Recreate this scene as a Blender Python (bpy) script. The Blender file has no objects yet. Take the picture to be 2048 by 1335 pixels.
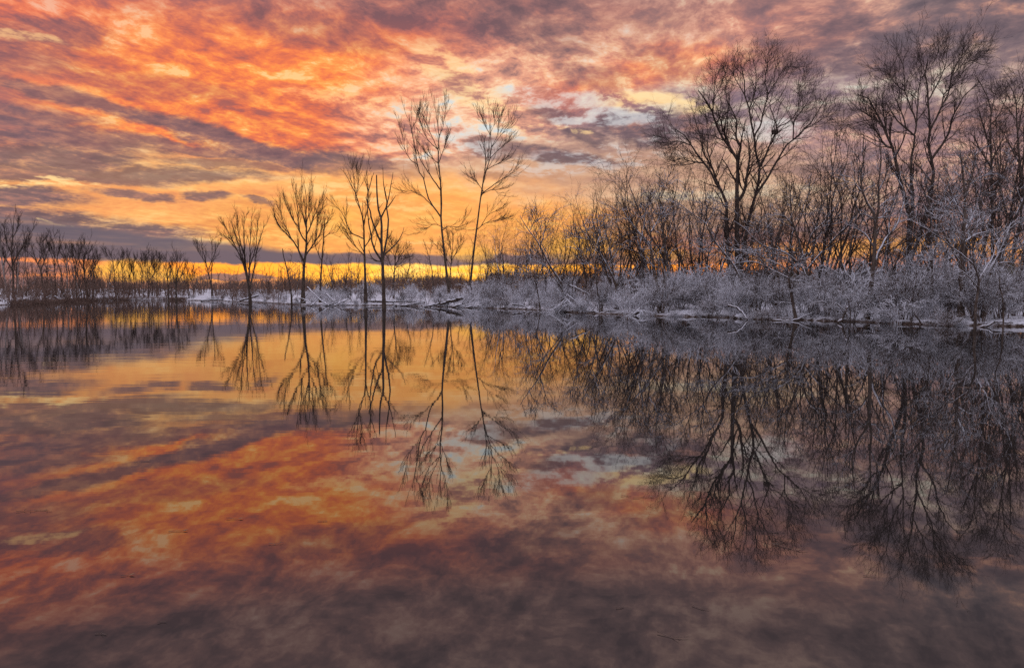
import bpy, math, random
import numpy as np
from mathutils import Vector, noise as mnoise

S = bpy.context.scene
COL = S.collection

# ------------------------------------------------------------------ camera
F = 1365.0                      # focal length in photo pixels (2048 wide)
CAM_H = 1.8
PITCH = math.atan(83.5 / F)
cam_data = bpy.data.cameras.new('camera')
cam_data.sensor_width = 36.0
cam_data.lens = 36.0 * F / 2048.0
cam_data.clip_start = 0.1
cam_data.clip_end = 6000.0
cam = bpy.data.objects.new('camera', cam_data)
cam.location = (0, 0, CAM_H)
cam.rotation_euler = (math.pi / 2 - PITCH, 0, 0)
COL.objects.link(cam)
S.camera = cam

S.render.engine = 'CYCLES'
S.view_settings.view_transform = 'Standard'
S.view_settings.look = 'None'
S.view_settings.exposure = 0.25
S.view_settings.gamma = 1.0
S.view_settings.use_curve_mapping = False
S.cycles.max_bounces = 8
S.cycles.diffuse_bounces = 6
S.cycles.glossy_bounces = 3
S.cycles.transparent_max_bounces = 4
S.cycles.use_denoising = False


def pdir(px, py):
    """viewing direction (unnormalised, y ~ 1) of a photo pixel"""
    cx = (px - 1024.0) / F
    cy = (667.5 - py) / F
    return Vector((cx, math.cos(PITCH) + cy * math.sin(PITCH), -math.sin(PITCH) + cy * math.cos(PITCH)))


def ang(px, py):
    d = pdir(px, py).normalized()
    return math.atan2(d.x, d.y), math.asin(d.z)


def lin(c):
    return tuple(((v / 255.0) / 12.92 if v / 255.0 <= 0.04045 else ((v / 255.0 + 0.055) / 1.055) ** 2.4) for v in c)


# ------------------------------------------------------------------ world: sunset sky
SUN_AZ, SUN_EL = ang(930, 548)[0], math.radians(-2.0)
world = bpy.data.worlds.new('World')
S.world = world
world.use_nodes = True
NT = world.node_tree
NT.nodes.clear()


class NB:
    """tiny helper for writing node maths"""
    def __init__(self, nt):
        self.nt = nt

    def put(self, sock, v):
        if isinstance(v, bpy.types.NodeSocket):
            self.nt.links.new(v, sock)
        elif isinstance(v, (tuple, list)) and len(v) == 3 and sock.type == 'RGBA':
            sock.default_value = (v[0], v[1], v[2], 1)
        else:
            sock.default_value = v

    def m(self, op, a, b=None, c=None, clamp=False):
        n = self.nt.nodes.new('ShaderNodeMath')
        n.operation = op
        n.use_clamp = clamp
        self.put(n.inputs[0], a)
        if b is not None:
            self.put(n.inputs[1], b)
        if c is not None:
            self.put(n.inputs[2], c)
        return n.outputs[0]

    def vec(self, x, y, z=0.0):
        n = self.nt.nodes.new('ShaderNodeCombineXYZ')
        for i, v in enumerate((x, y, z)):
            self.put(n.inputs[i], v)
        return n.outputs[0]

    def mapping(self, v, loc=(0, 0, 0), rot=0.0, scale=(1, 1, 1), kind='POINT'):
        n = self.nt.nodes.new('ShaderNodeMapping')
        n.vector_type = kind
        self.put(n.inputs['Vector'], v)
        n.inputs['Location'].default_value = loc
        n.inputs['Rotation'].default_value = (0, 0, rot)
        n.inputs['Scale'].default_value = scale
        return n.outputs[0]

    def noise(self, v, scale, detail=6, rough=0.55, dist=0.0, color=False, dims='2D'):
        n = self.nt.nodes.new('ShaderNodeTexNoise')
        n.noise_dimensions = dims
        self.put(n.inputs['Vector'], v)
        n.inputs['Scale'].default_value = scale
        n.inputs['Detail'].default_value = detail
        n.inputs['Roughness'].default_value = rough
        n.inputs['Distortion'].default_value = dist
        return n.outputs['Color' if color else 'Fac']

    def rng(self, v, a, b, c=0.0, d=1.0, smooth=True):
        n = self.nt.nodes.new('ShaderNodeMapRange')
        n.interpolation_type = 'SMOOTHSTEP' if smooth else 'LINEAR'
        n.clamp = True
        self.put(n.inputs['Value'], v)
        for k, x in (('From Min', a), ('From Max', b), ('To Min', c), ('To Max', d)):
            self.put(n.inputs[k], x)
        return n.outputs['Result']

    def vm(self, op, a, b=None, s=None):
        n = self.nt.nodes.new('ShaderNodeVectorMath')
        n.operation = op
        self.put(n.inputs[0], a)
        if b is not None:
            self.put(n.inputs[1], b)
        if s is not None:
            self.put(n.inputs['Scale'], s)
        return n.outputs['Value'] if op == 'LENGTH' else n.outputs['Vector']

    def dot(self, a, b):
        n = self.nt.nodes.new('ShaderNodeVectorMath')
        n.operation = 'DOT_PRODUCT'
        self.put(n.inputs[0], a)
        n.inputs[1].default_value = b
        return n.outputs['Value']

    def ramp(self, fac, stops, srgb=True):
        n = self.nt.nodes.new('ShaderNodeValToRGB')
        els = n.color_ramp.elements
        while len(els) < len(stops):
            els.new(0.5)
        for e, (p, c) in zip(els, stops):
            e.position = p
            c = lin(c) if srgb else c
            e.color = (c[0], c[1], c[2], 1)
        self.put(n.inputs['Fac'], fac)
        return n.outputs['Color']

    def mix(self, f, a, b, blend='MIX'):
        n = self.nt.nodes.new('ShaderNodeMix')
        n.data_type = 'RGBA'
        n.blend_type = blend
        self.put(n.inputs['Factor'], f)
        for sock, v in ((n.inputs[6], a), (n.inputs[7], b)):
            self.put(sock, v)
        return n.outputs[2]

    def sphere(self, v):
        n = self.nt.nodes.new('ShaderNodeTexGradient')
        n.gradient_type = 'SPHERICAL'
        self.put(n.inputs['Vector'], v)
        return n.outputs['Fac']


W = NB(NT)
tc = NT.nodes.new('ShaderNodeTexCoord')
sep = NT.nodes.new('ShaderNodeSeparateXYZ')
NT.links.new(tc.outputs['Generated'], sep.inputs[0])
DX, DY, DZ = sep.outputs[0], sep.outputs[1], sep.outputs[2]
Az = W.m('ARCTAN2', DX, DY)
El = W.m('ARCSINE', DZ)
DZp = W.m('MAXIMUM', DZ, 0.0)
K = W.m('DIVIDE', 1.36, W.m('ADD', DZp, 0.13))
# cloud deck seen in perspective: streets of cloud converge towards the horizon
deck = W.vec(W.m('MULTIPLY', DX, K), W.m('MULTIPLY', DY, K), 0.0)
ROT = math.radians(22)
deck = W.mapping(deck, rot=ROT)                     # y now runs along the streets
AE = W.vec(Az, El, 1.0)

# wandering of the outlines
warp_big = W.vm('SUBTRACT', W.noise(W.mapping(deck, scale=(1.6, 0.9, 1)), 1.0, 4, 0.55, color=True), (0.5, 0.5, 0.5))
warp_ae = W.vm('SUBTRACT', W.noise(W.mapping(AE, scale=(9, 22, 1)), 1.0, 5, 0.62, color=True), (0.5, 0.5, 0.5))
AEw = W.vm('ADD', AE, W.vm('MULTIPLY', warp_ae, (0.13, 0.07, 0.0)))         # soft regions
AEs = W.vm('ADD', AE, W.vm('MULTIPLY', warp_ae, (0.09, 0.030, 0.0)))        # streak outlines
deck_w = W.vm('ADD', deck, W.vm('SCALE', warp_big, s=0.22))

n_big = W.rng(W.noise(W.mapping(deck_w, scale=(1.5, 1.1, 1)), 1.0, 4, 0.5), 0.30, 0.70, smooth=False)
n_mid = W.rng(W.noise(W.mapping(deck_w, scale=(6.0, 5.2, 1), loc=(3, 7, 0)), 1.0, 5, 0.62), 0.27, 0.73, smooth=False)
n_fine = W.rng(W.noise(W.mapping(deck_w, scale=(19, 19, 1), loc=(1, 2, 0)), 1.0, 4, 0.65), 0.27, 0.73, smooth=False)
nn = W.m('ADD', W.m('MULTIPLY', n_big, 0.34), W.m('ADD', W.m('MULTIPLY', n_mid, 0.42), W.m('MULTIPLY', n_fine, 0.24)))
# volume: the side of each puff that faces the glow is lit
sun_step = Vector((math.sin(SUN_AZ), math.cos(SUN_AZ), 0)) * 0.11
sun_step.rotate(__import__('mathutils').Matrix.Rotation(ROT, 3, 'Z'))
n_off = W.rng(W.noise(W.mapping(W.vm('ADD', deck_w, tuple(sun_step)), scale=(6.0, 5.2, 1), loc=(3, 7, 0)), 1.0, 5, 0.62), 0.27, 0.73, smooth=False)
relief = W.m('SUBTRACT', n_mid, n_off)
nn = W.m('MULTIPLY_ADD', relief, 0.30, nn)
nn = W.rng(nn, 0.10, 0.90, smooth=False)
n_str = W.rng(W.noise(W.mapping(deck_w, scale=(4.2, 0.55, 1), loc=(5, 2, 0)), 1.0, 4, 0.55), 0.32, 0.68, smooth=False)
n_str = W.m('MULTIPLY_ADD', nn, 0.35, W.m('MULTIPLY', n_str, 0.65))
n_lay = W.rng(W.noise(W.mapping(AEs, scale=(3.2, 34, 1), loc=(1, 3, 0)), 1.0, 4, 0.55), 0.30, 0.70, smooth=False)
n_lay = W.m('MULTIPLY_ADD', nn, 0.4, W.m('MULTIPLY', n_lay, 0.6))
n_edge = W.m('ADD', W.m('MULTIPLY', n_mid, 0.6), W.m('MULTIPLY', n_fine, 0.4))


def ellipse(cx, cy, a, b, rot, small=False):
    """1 - r^2 of an ellipse laid out in azimuth and elevation"""
    c, n = math.cos(rot), math.sin(rot)
    src = AEs if small else AEw
    u = W.dot(src, (c / a, n / a, -(cx * c + cy * n) / a))
    v = W.dot(src, (-n / b, c / b, (cx * n - cy * c) / b))
    return W.m('SUBTRACT', W.m('MULTIPLY_ADD', u, W.m('MULTIPLY', u, -1.0), 1.0), W.m('MULTIPLY', v, v))


def region(cx, cy, rx, ry, lo=0.0, hi=0.55):
    """soft elliptical region centred on the direction of a photo pixel"""
    a, e = ang(cx, cy)
    return W.rng(ellipse(a, e, rx / F * 1.25, ry / F * 1.25, 0.0), 1 - (1 - lo) ** 2, 1 - (1 - hi) ** 2)


def streak(x0, y0, x1, y1, half, strength=1.0, soft=0.4, rough=1.3):
    a0, e0 = ang(x0, y0)
    a1, e1 = ang(x1, y1)
    ln = math.hypot(a1 - a0, e1 - e0) / 2
    g = ellipse((a0 + a1) / 2, (e0 + e1) / 2, ln * 1.35, half / F * 1.5, math.atan2(e1 - e0, a1 - a0), True)
    g = W.m('MULTIPLY', g, EDGE[rough])
    return W.rng(g, 0.10, 0.10 + soft * 1.5, 0.0, strength)


EDGE = {r: W.m('MULTIPLY_ADD', n_edge, -r, 1.0 + r * 0.5) for r in (1.3, 1.0, 0.8, -1.0)}


dull = W.ramp(nn, [(0.0, (98, 90, 98)), (0.3, (122, 107, 111)), (0.55, (148, 122, 120)), (0.78, (186, 144, 130)), (1.0, (226, 178, 148))])
red = W.ramp(nn, [(0.0, (138, 88, 94)), (0.25, (168, 96, 94)), (0.45, (200, 106, 90)), (0.62, (232, 118, 82)), (0.8, (242, 140, 98)), (1.0, (240, 172, 140))])
core = W.ramp(nn, [(0.0, (176, 98, 86)), (0.22, (214, 108, 78)), (0.45, (240, 124, 74)), (0.66, (250, 148, 74)), (0.86, (255, 172, 88)), (1.0, (255, 198, 128))])
pale = W.ramp(nn, [(0.0, (150, 112, 108)), (0.2, (190, 136, 120)), (0.42, (226, 160, 132)), (0.62, (242, 194, 156)), (0.82, (236, 214, 190)), (1.0, (206, 212, 212))])
salmon = W.ramp(nn, [(0.0, (136, 104, 110)), (0.3, (164, 116, 114)), (0.55, (196, 130, 116)), (0.78, (228, 156, 130)), (1.0, (248, 204, 168))])
yellow = W.ramp(n_lay, [(0.0, (218, 138, 94)), (0.25, (238, 158, 96)), (0.5, (250, 178, 106)), (0.75, (255, 198, 128)), (1.0, (255, 224, 172))])
purple = W.ramp(n_str, [(0.0, (112, 84, 96)), (0.3, (140, 96, 102)), (0.5, (176, 108, 100)), (0.7, (222, 130, 98)), (1.0, (250, 182, 128))])
tan = W.ramp(n_lay, [(0.0, (172, 132, 116)), (0.4, (198, 156, 130)), (0.7, (214, 178, 148)), (1.0, (220, 206, 180))])
green = W.ramp(nn, [(0.0, (124, 104, 116)), (0.4, (154, 130, 132)), (0.7, (188, 168, 158)), (1.0, (208, 206, 192))])
mauve = W.ramp(nn, [(0.0, (132, 108, 116)), (0.4, (168, 132, 130)), (0.7, (202, 156, 140)), (1.0, (216, 184, 160))])

sky = dull
sky = W.mix(region(1120, 70, 560, 260), sky, salmon)
sky = W.mix(W.m('MULTIPLY', region(360, 70, 760, 290, lo=0.02, hi=0.5), 0.92), sky, red)
sky = W.mix(region(100, 370, 640, 200, lo=0.05, hi=0.5), sky, purple)
sky = W.mix(W.m('MULTIPLY', region(620, 265, 420, 190), 0.85), sky, core)
sky = W.mix(region(1150, 275, 420, 190), sky, pale)
sky = W.mix(region(1330, 190, 240, 80), sky, W.mix(0.5, core, salmon))
sky = W.mix(region(1560, 270, 440, 120), sky, green)
sky = W.mix(region(1650, 380, 760, 130, lo=0.0, hi=0.5), sky, mauve)
sky = W.mix(region(1180, 410, 480, 120, lo=0.0, hi=0.5), sky, tan)
sky = W.mix(region(520, 425, 560, 100, lo=0.0, hi=0.5), sky, yellow)
sky = W.mix(region(840, 470, 420, 80), sky, W.ramp(nn, [(0.0, (216, 136, 80)), (0.5, (234, 158, 84)), (1.0, (250, 196, 110))]))
sky = W.mix(region(1640, 505, 760, 52), sky, W.ramp(nn, [(0.0, (160, 112, 102)), (0.5, (204, 134, 96)), (1.0, (236, 166, 96))]))

# long slate streaks and single dark clouds
dark_tone = W.ramp(nn, [(0.0, (98, 82, 90)), (0.5, (116, 94, 100)), (1.0, (166, 116, 108))])
darks = None
for args in [
    (-60, 152, 400, 252, 12, 0.8), (160, 200, 660, 322, 14, 0.9), (400, 288, 740, 336, 17, 0.9), (-250, 200, 220, 252, 15, 0.75), (-150, 250, 380, 300, 16, 0.8),
    (160, 262, 560, 322, 10, 0.8), (-250, 296, 300, 320, 18, 0.85), (-200, 336, 560, 350, 15, 0.8), (300, 318, 600, 334, 8, 0.7), (-200, 90, 160, 130, 24, 0.45),
    (-160, 378, 200, 404, 14, 0.95), (190, 384, 350, 394, 7, 0.85), (355, 382, 450, 396, 7, 0.85), (470, 396, 570, 408, 5, 0.9),
    (-260, 412, 240, 446, 16, 0.95), (-260, 440, 420, 472, 14, 0.95), (-200, 470, 400, 484, 14, 0.9), (200, 462, 330, 470, 5, 0.7),
    (560, 320, 800, 332, 22, 0.95), (740, 320, 900, 350, 18, 0.5), (1000, 296, 1230, 326, 14, 0.9), (940, 285, 1090, 308, 16, 0.7),
    (1110, 262, 1220, 286, 13, 0.8), (1200, 245, 1360, 275, 28, 0.95), (1310, 232, 1440, 268, 24, 0.9), (1060, 222, 1170, 236, 14, 0.7), (1120, 130, 1240, 170, 20, 0.4), (1240, 110, 1400, 150, 22, 0.35), (860, 150, 960, 190, 16, 0.3), (930, 345, 1000, 352, 7, 0.6),
    (1460, 120, 1800, 60, 38, 0.6), (1640, 130, 1880, 110, 24, 0.8), (1820, 40, 2160, 20, 36, 0.65), (1960, 110, 2160, 90, 22, 0.5), (1600, 215, 1840, 245, 24, 0.6), (1880, 175, 2200, 150, 26, 0.4), (1700, 225, 2200, 250, 24, 0.7),
    (120, 150, 500, 190, 18, 0.25), (500, 40, 800, 100, 22, 0.3), (-100, 60, 240, 80, 26, 0.5), (940, 30, 1200, 90, 30, 0.4),
    (1420, 330, 1900, 345, 12, 0.5), (1500, 430, 2100, 424, 12, 0.35), (1350, 452, 1800, 446, 8, 0.5)]:
    f = streak(*args, soft=0.5, rough=0.8)
    darks = f if darks is None else W.m('MAXIMUM', darks, f)
sky = W.mix(darks, sky, dark_tone)

# glowing rims and gaps
THIN = W.rng(nn, 0.25, 0.7)      # bright patches only show through the thin parts of the deck
glow = lin((255, 216, 150))
lights = None
for args in [(-40, 60, 130, 92, 7, 0.4), (600, 372, 780, 384, 9, 0.6), (690, 415, 800, 392, 6, 0.8), (640, 400, 900, 418, 7, 0.5), (830, 95, 950, 190, 26, 0.45), (900, 170, 1040, 215, 22, 0.5),
             (560, 180, 760, 210, 16, 0.3), (1200, 200, 1420, 215, 16, 0.7), (-100, 358, 200, 372, 8, 0.8),
             (80, 438, 120, 441, 3, 0.8), (1030, 252, 1180, 268, 10, 0.6), (800, 484, 870, 487, 3, 0.8)]:
    f = streak(*args, soft=0.5, rough=-1.0)
    lights = f if lights is None else W.m('MAXIMUM', lights, f)
sky = W.mix(W.m('MULTIPLY', lights, THIN), sky, glow)
cool = lin((204, 210, 214))
lights = None
for args in [(980, 185, 1220, 205, 16, 0.7), (1100, 240, 1360, 222, 16, 0.8), (1000, 340, 1340, 296, 22, 0.6), (870, 260, 1010, 300, 22, 0.7), (1490, 262, 1640, 250, 26, 0.7), (1290, 262, 1390, 300, 22, 0.5)]:
    f = streak(*args, soft=0.5, rough=-1.0)
    lights = f if lights is None else W.m('MAXIMUM', lights, f)
sky = W.mix(W.m('MULTIPLY', W.m('MULTIPLY', lights, THIN), 0.7), sky, cool)

sun_az, sun_el = ang(900, 520)
bloom = W.rng(ellipse(sun_az, sun_el, 0.36, 0.17, 0.0), 0.0, 1.0)
sky = W.mix(W.m('MULTIPLY', bloom, 0.55), sky, (1.05, 0.44, 0.11))
# grey stratus shelf above the horizon, its striations, and the burning slit below it
n_shelf = W.noise(W.mapping(AE, scale=(5, 75, 1)), 1.0, 6, 0.6)
edge = W.m('MULTIPLY', W.m('SUBTRACT', W.noise(W.mapping(AE, scale=(16, 20, 1), loc=(2, 5, 0)), 1.0, 6, 0.65), 0.5), 0.014)
Ed = W.m('ADD', El, edge)


def el_of(y, x=900):
    return ang(x, y)[1]


shelf_tone = W.ramp(n_shelf, [(0.25, (94, 86, 98)), (0.5, (112, 98, 106)), (0.64, (140, 112, 108)), (0.8, (186, 134, 108))])
# the shelf's upper edge sinks from left to right
top = W.m('SUBTRACT', el_of(452), W.m('MULTIPLY', W.rng(Az, ang(-100, 500)[0], ang(820, 500)[0], smooth=False), el_of(452) - el_of(524)))
shelf = W.m('MULTIPLY', W.rng(W.m('SUBTRACT', top, Ed), -0.003, 0.007), W.rng(Az, ang(1150, 500)[0], ang(950, 500)[0]))
sky = W.mix(W.m('MULTIPLY', shelf, 0.94), sky, shelf_tone)
bank = W.m('MULTIPLY', W.rng(W.m('ABSOLUTE', W.m('SUBTRACT', Ed, el_of(519))), 0.010, 0.005), W.rng(Az, ang(1500, 500)[0], ang(1050, 500)[0]))
sky = W.mix(W.m('MULTIPLY', bank, 0.92), sky, lin((112, 96, 104)))
bank2 = W.m('MULTIPLY', W.rng(W.m('ABSOLUTE', W.m('SUBTRACT', Ed, el_of(478))), 0.012, 0.006), W.rng(Az, ang(1250, 500)[0], ang(1450, 500)[0]))
sky = W.mix(W.m('MULTIPLY', bank2, 0.6), sky, lin((120, 104, 112)))

slit_bot, slit_top = el_of(574), el_of(529)
n_slit = W.noise(W.mapping(AE, scale=(10, 90, 1), loc=(4, 1, 0)), 1.0, 5, 0.6)
slit = W.m('MULTIPLY', W.rng(W.m('SUBTRACT', slit_top, Ed), -0.0015, 0.0025), W.rng(Ed, -0.02, -0.012))
slit_col = W.ramp(W.m('ADD', W.m('MULTIPLY', W.rng(W.m('ABSOLUTE', W.m('SUBTRACT', Az, ang(880, 540)[0])), 0.75, 0.0), 0.62), W.m('MULTIPLY', n_slit, 0.42)),
                  [(0.12, (132, 108, 110)), (0.34, (206, 122, 78)), (0.58, (250, 146, 44)), (0.8, (255, 180, 62)), (1.0, (255, 220, 128))])
slit_col = W.vm('SCALE', slit_col, s=1.45)
sky = W.mix(W.m('MULTIPLY', slit, W.rng(Az, ang(2500, 500)[0], ang(1100, 500)[0], 0.35, 1.0)), sky, slit_col)
# grey bars crossing the slit on the left, mist at the very horizon
haze_low = W.m('MULTIPLY', W.rng(El, el_of(556), el_of(570)), W.rng(Az, ang(800, 500)[0], ang(500, 500)[0]))
sky = W.mix(W.m('MULTIPLY', haze_low, 0.8), sky, lin((132, 106, 108)))
for args in [(-300, 556, 130, 560, 10, 0.7), (380, 552, 560, 560, 7, 0.9), (270, 546, 330, 550, 3, 0.7), (-300, 534, 160, 536, 9, 0.9)]:
    sky = W.mix(streak(*args), sky, lin((124, 100, 104)))
for args in [(185, 540, 385, 546, 17, 0.9), (880, 509, 1000, 505, 16, 0.6), (1050, 492, 1250, 488, 22, 0.7), (1240, 515, 1400, 512, 14, 0.4), (1520, 498, 2100, 490, 12, 0.3), (660, 400, 700, 470, 20, 0.3)]:
    sky = W.mix(streak(*args, soft=0.6, rough=1.0), sky, lin((252, 186, 80)))
# higher up the deck is dull and brownish, and the unseen sky overhead and behind is pale lavender, brightened to light the snow
high = W.rng(El, math.radians(17.5), math.radians(25))
sky = W.mix(W.m('MULTIPLY', high, 0.9), sky, W.ramp(nn, [(0.0, (98, 84, 88)), (0.5, (128, 107, 108)), (1.0, (168, 140, 134))]))
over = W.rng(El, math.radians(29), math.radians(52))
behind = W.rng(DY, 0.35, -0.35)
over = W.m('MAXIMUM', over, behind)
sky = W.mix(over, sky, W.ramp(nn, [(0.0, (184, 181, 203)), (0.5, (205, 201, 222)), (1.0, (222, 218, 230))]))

nishita = NT.nodes.new('ShaderNodeTexSky')
nishita.sky_type = 'NISHITA'
nishita.sun_disc = False
nishita.sun_elevation = SUN_EL
nishita.sun_rotation = SUN_AZ
bg_air = NT.nodes.new('ShaderNodeBackground')
NT.links.new(nishita.outputs['Color'], bg_air.inputs['Color'])
bg_air.inputs['Strength'].default_value = 0.05
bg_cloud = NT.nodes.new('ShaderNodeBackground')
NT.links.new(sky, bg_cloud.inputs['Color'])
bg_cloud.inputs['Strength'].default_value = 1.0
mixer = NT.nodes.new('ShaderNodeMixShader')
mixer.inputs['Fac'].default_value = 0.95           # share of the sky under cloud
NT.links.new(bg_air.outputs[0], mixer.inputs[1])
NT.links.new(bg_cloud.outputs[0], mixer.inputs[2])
wout = NT.nodes.new('ShaderNodeOutputWorld')
NT.links.new(mixer.outputs[0], wout.inputs['Surface'])
world.cycles.sampling_method = 'MANUAL'
world.cycles.sample_map_resolution = 512

# the sun is just down behind the trees: its last light comes from the sky alone
sun_data = bpy.data.lights.new('sun', 'SUN')
sun_data.energy = 0.5
sun_data.angle = math.radians(3)
sun_data.color = (1.0, 0.62, 0.32)
sun = bpy.data.objects.new('sun', sun_data)
sd = Vector((math.sin(SUN_AZ) * math.cos(SUN_EL), math.cos(SUN_AZ) * math.cos(SUN_EL), math.sin(SUN_EL)))
sun.rotation_euler = sd.to_track_quat('Z', 'Y').to_euler()
COL.objects.link(sun)

# ------------------------------------------------------------------ helpers
RNG = np.random.default_rng(11)


def tag(o, label=None, cat=None, group=None, kind=None):
    if label: o['label'] = label
    if cat: o['category'] = cat
    if group: o['group'] = group
    if kind: o['kind'] = kind
    return o


def link_mesh(name, verts, quads, mat, parent=None, smooth=True, tris=None):
    me = bpy.data.meshes.new(name)
    verts = np.asarray(verts, dtype=np.float32)
    quads = np.asarray(quads, dtype=np.int32).reshape(-1, 4)
    tris = np.zeros((0, 3), np.int32) if tris is None else np.asarray(tris, dtype=np.int32).reshape(-1, 3)
    me.vertices.add(len(verts))
    me.vertices.foreach_set('co', verts.ravel())
    nl = quads.size + tris.size
    me.loops.add(nl)
    me.loops.foreach_set('vertex_index', np.concatenate([quads.ravel(), tris.ravel()]))
    me.polygons.add(len(quads) + len(tris))
    starts = np.concatenate([np.arange(len(quads)) * 4, quads.size + np.arange(len(tris)) * 3]).astype(np.int32)
    totals = np.concatenate([np.full(len(quads), 4), np.full(len(tris), 3)]).astype(np.int32)
    me.polygons.foreach_set('loop_start', starts)
    me.polygons.foreach_set('loop_total', totals)
    me.polygons.foreach_set('use_smooth', np.full(len(starts), smooth))
    me.update(calc_edges=True)
    if mat: me.materials.append(mat)
    o = bpy.data.objects.new(name, me)
    COL.objects.link(o)
    if parent: o.parent = parent
    return o


def empty(name, loc):
    o = bpy.data.objects.new(name, None)
    o.empty_display_size = 0.5
    o.location = loc
    COL.objects.link(o)
    return o


def copy_thing(o, loc, rotz=0.0, scale=(1, 1, 1), label=None, group=None):
    c = o.copy()
    COL.objects.link(c)
    c.location = loc
    c.rotation_euler = (0, 0, rotz)
    c.scale = scale
    if label: c['label'] = label
    if group: c['group'] = group
    for ch in list(o.children):
        d = ch.copy()
        COL.objects.link(d)
        d.parent = c
    return c


def norm(v):
    return v / np.maximum(np.linalg.norm(v, axis=-1, keepdims=True), 1e-9)


def tubes(P, R, sides, off=0):
    """P (B,n,3), R (B,n) -> verts, quads for B tubes"""
    B, n, _ = P.shape
    T = np.empty_like(P)
    T[:, 1:-1] = P[:, 2:] - P[:, :-2]
    T[:, 0] = P[:, 1] - P[:, 0]
    T[:, -1] = P[:, -1] - P[:, -2]
    T = norm(T)
    mean = norm(P[:, -1] - P[:, 0])
    ref = np.where(np.abs(mean[:, 2:3]) < 0.8, np.array([[0, 0, 1.0]]), np.array([[0.3, 0.95, 0.0]]))
    ref = np.repeat(ref[:, None, :], n, 1)
    U = norm(np.cross(T, ref))
    V = np.cross(T, U)
    a = np.arange(sides) * 2 * np.pi / sides
    ring = (np.cos(a)[None, None, :, None] * U[:, :, None, :] + np.sin(a)[None, None, :, None] * V[:, :, None, :])
    verts = P[:, :, None, :] + R[:, :, None, None] * ring
    idx = np.arange(B * n * sides).reshape(B, n, sides) + off
    nxt = np.roll(idx, -1, axis=2)
    q = np.stack([idx[:, :-1], nxt[:, :-1], nxt[:, 1:], idx[:, 1:]], -1)
    return verts.reshape(-1, 3), q.reshape(-1, 4)


def tube_mesh(batches, name, mat, parent=None):
    """batches: list of (P, R, sides) joined into one mesh"""
    vs, qs, off = [], [], 0
    for P, R, s in batches:
        v, q = tubes(P, R, s, off)
        off += len(v)
        vs.append(v)
        qs.append(q)
    return link_mesh(name, np.concatenate(vs), np.concatenate(qs), mat, parent)


def offshoots(P, R, m, t0, t1, length, lsd=0.3, angle=0.8, asd=0.2, n=5, up=0.08, wig=0.12, rr=0.6, rmin=0.01, tip=0.35, fall=0.5, rng=None, upstart=0.0):
    """grow m children on every branch of the batch"""
    rng = rng or RNG
    B, k, _ = P.shape
    t = t0 + (t1 - t0) * (np.arange(m)[None, :] + rng.uniform(0.1, 0.9, (B, m))) / m
    f = t * (k - 1)
    i = np.clip(f.astype(int), 0, k - 2)
    w = (f - i)[..., None]
    bi = np.arange(B)[:, None]
    A, C = P[bi, i], P[bi, i + 1]
    pos = A * (1 - w) + C * w
    tan = norm(C - A)
    rad = R[bi, i] * (1 - w[..., 0]) + R[bi, i + 1] * w[..., 0]
    ref = rng.normal(size=(B, m, 3))
    side = norm(ref - (ref * tan).sum(-1, keepdims=True) * tan)
    # favour skyward sides
    side = norm(side + np.array([0, 0, upstart]))
    th = np.clip(rng.normal(angle, asd, (B, m)), 0.15, 1.7)[..., None]
    d = norm(np.cos(th) * tan + np.sin(th) * side)
    L = length * (1 - fall * t) * np.exp(rng.normal(0, lsd, (B, m)))
    d = d.reshape(-1, 3)
    L = L.reshape(-1, 1)
    out = np.empty((B * m, n, 3))
    out[:, 0] = pos.reshape(-1, 3)
    for j in range(1, n):
        out[:, j] = out[:, j - 1] + d * L / (n - 1)
        d = norm(d + np.array([0, 0, up]) + rng.normal(0, wig, d.shape))
    r0 = np.maximum(np.minimum(rad.reshape(-1) * rr, L[:, 0] * 0.03 + rmin), rmin)
    s = np.linspace(0, 1, n)[None, :]
    rt = np.maximum(r0 * tip, rmin * 0.45)
    Rr = r0[:, None] * (1 - s) + rt[:, None] * s
    return out, Rr


def spline(pts, n):
    p = np.asarray(pts, float)
    if len(p) == 1:
        return np.repeat(p, n, 0)
    ext = np.vstack([2 * p[0] - p[1], p, 2 * p[-1] - p[-2]])
    seg = np.linalg.norm(np.diff(p, axis=0), axis=1)
    cum = np.concatenate([[0], np.cumsum(seg)])
    out = []
    for u in np.linspace(0, cum[-1], n):
        i = min(np.searchsorted(cum, u, side='right') - 1, len(p) - 2)
        t = (u - cum[i]) / max(seg[i], 1e-9)
        a, b, c, d = ext[i], ext[i + 1], ext[i + 2], ext[i + 3]
        out.append(0.5 * (2 * b + (c - a) * t + (2 * a - 5 * b + 4 * c - d) * t * t + (3 * b - a - 3 * c + d) * t ** 3))
    return np.array(out)


def at(px, py, D):
    d = pdir(px, py)
    k = D / d.y
    return np.array([d.x * k, D, CAM_H + d.z * k])


def on_water(px, py):
    d = pdir(px, py)
    k = -CAM_H / d.z
    return np.array([d.x * k, d.y * k])


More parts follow.
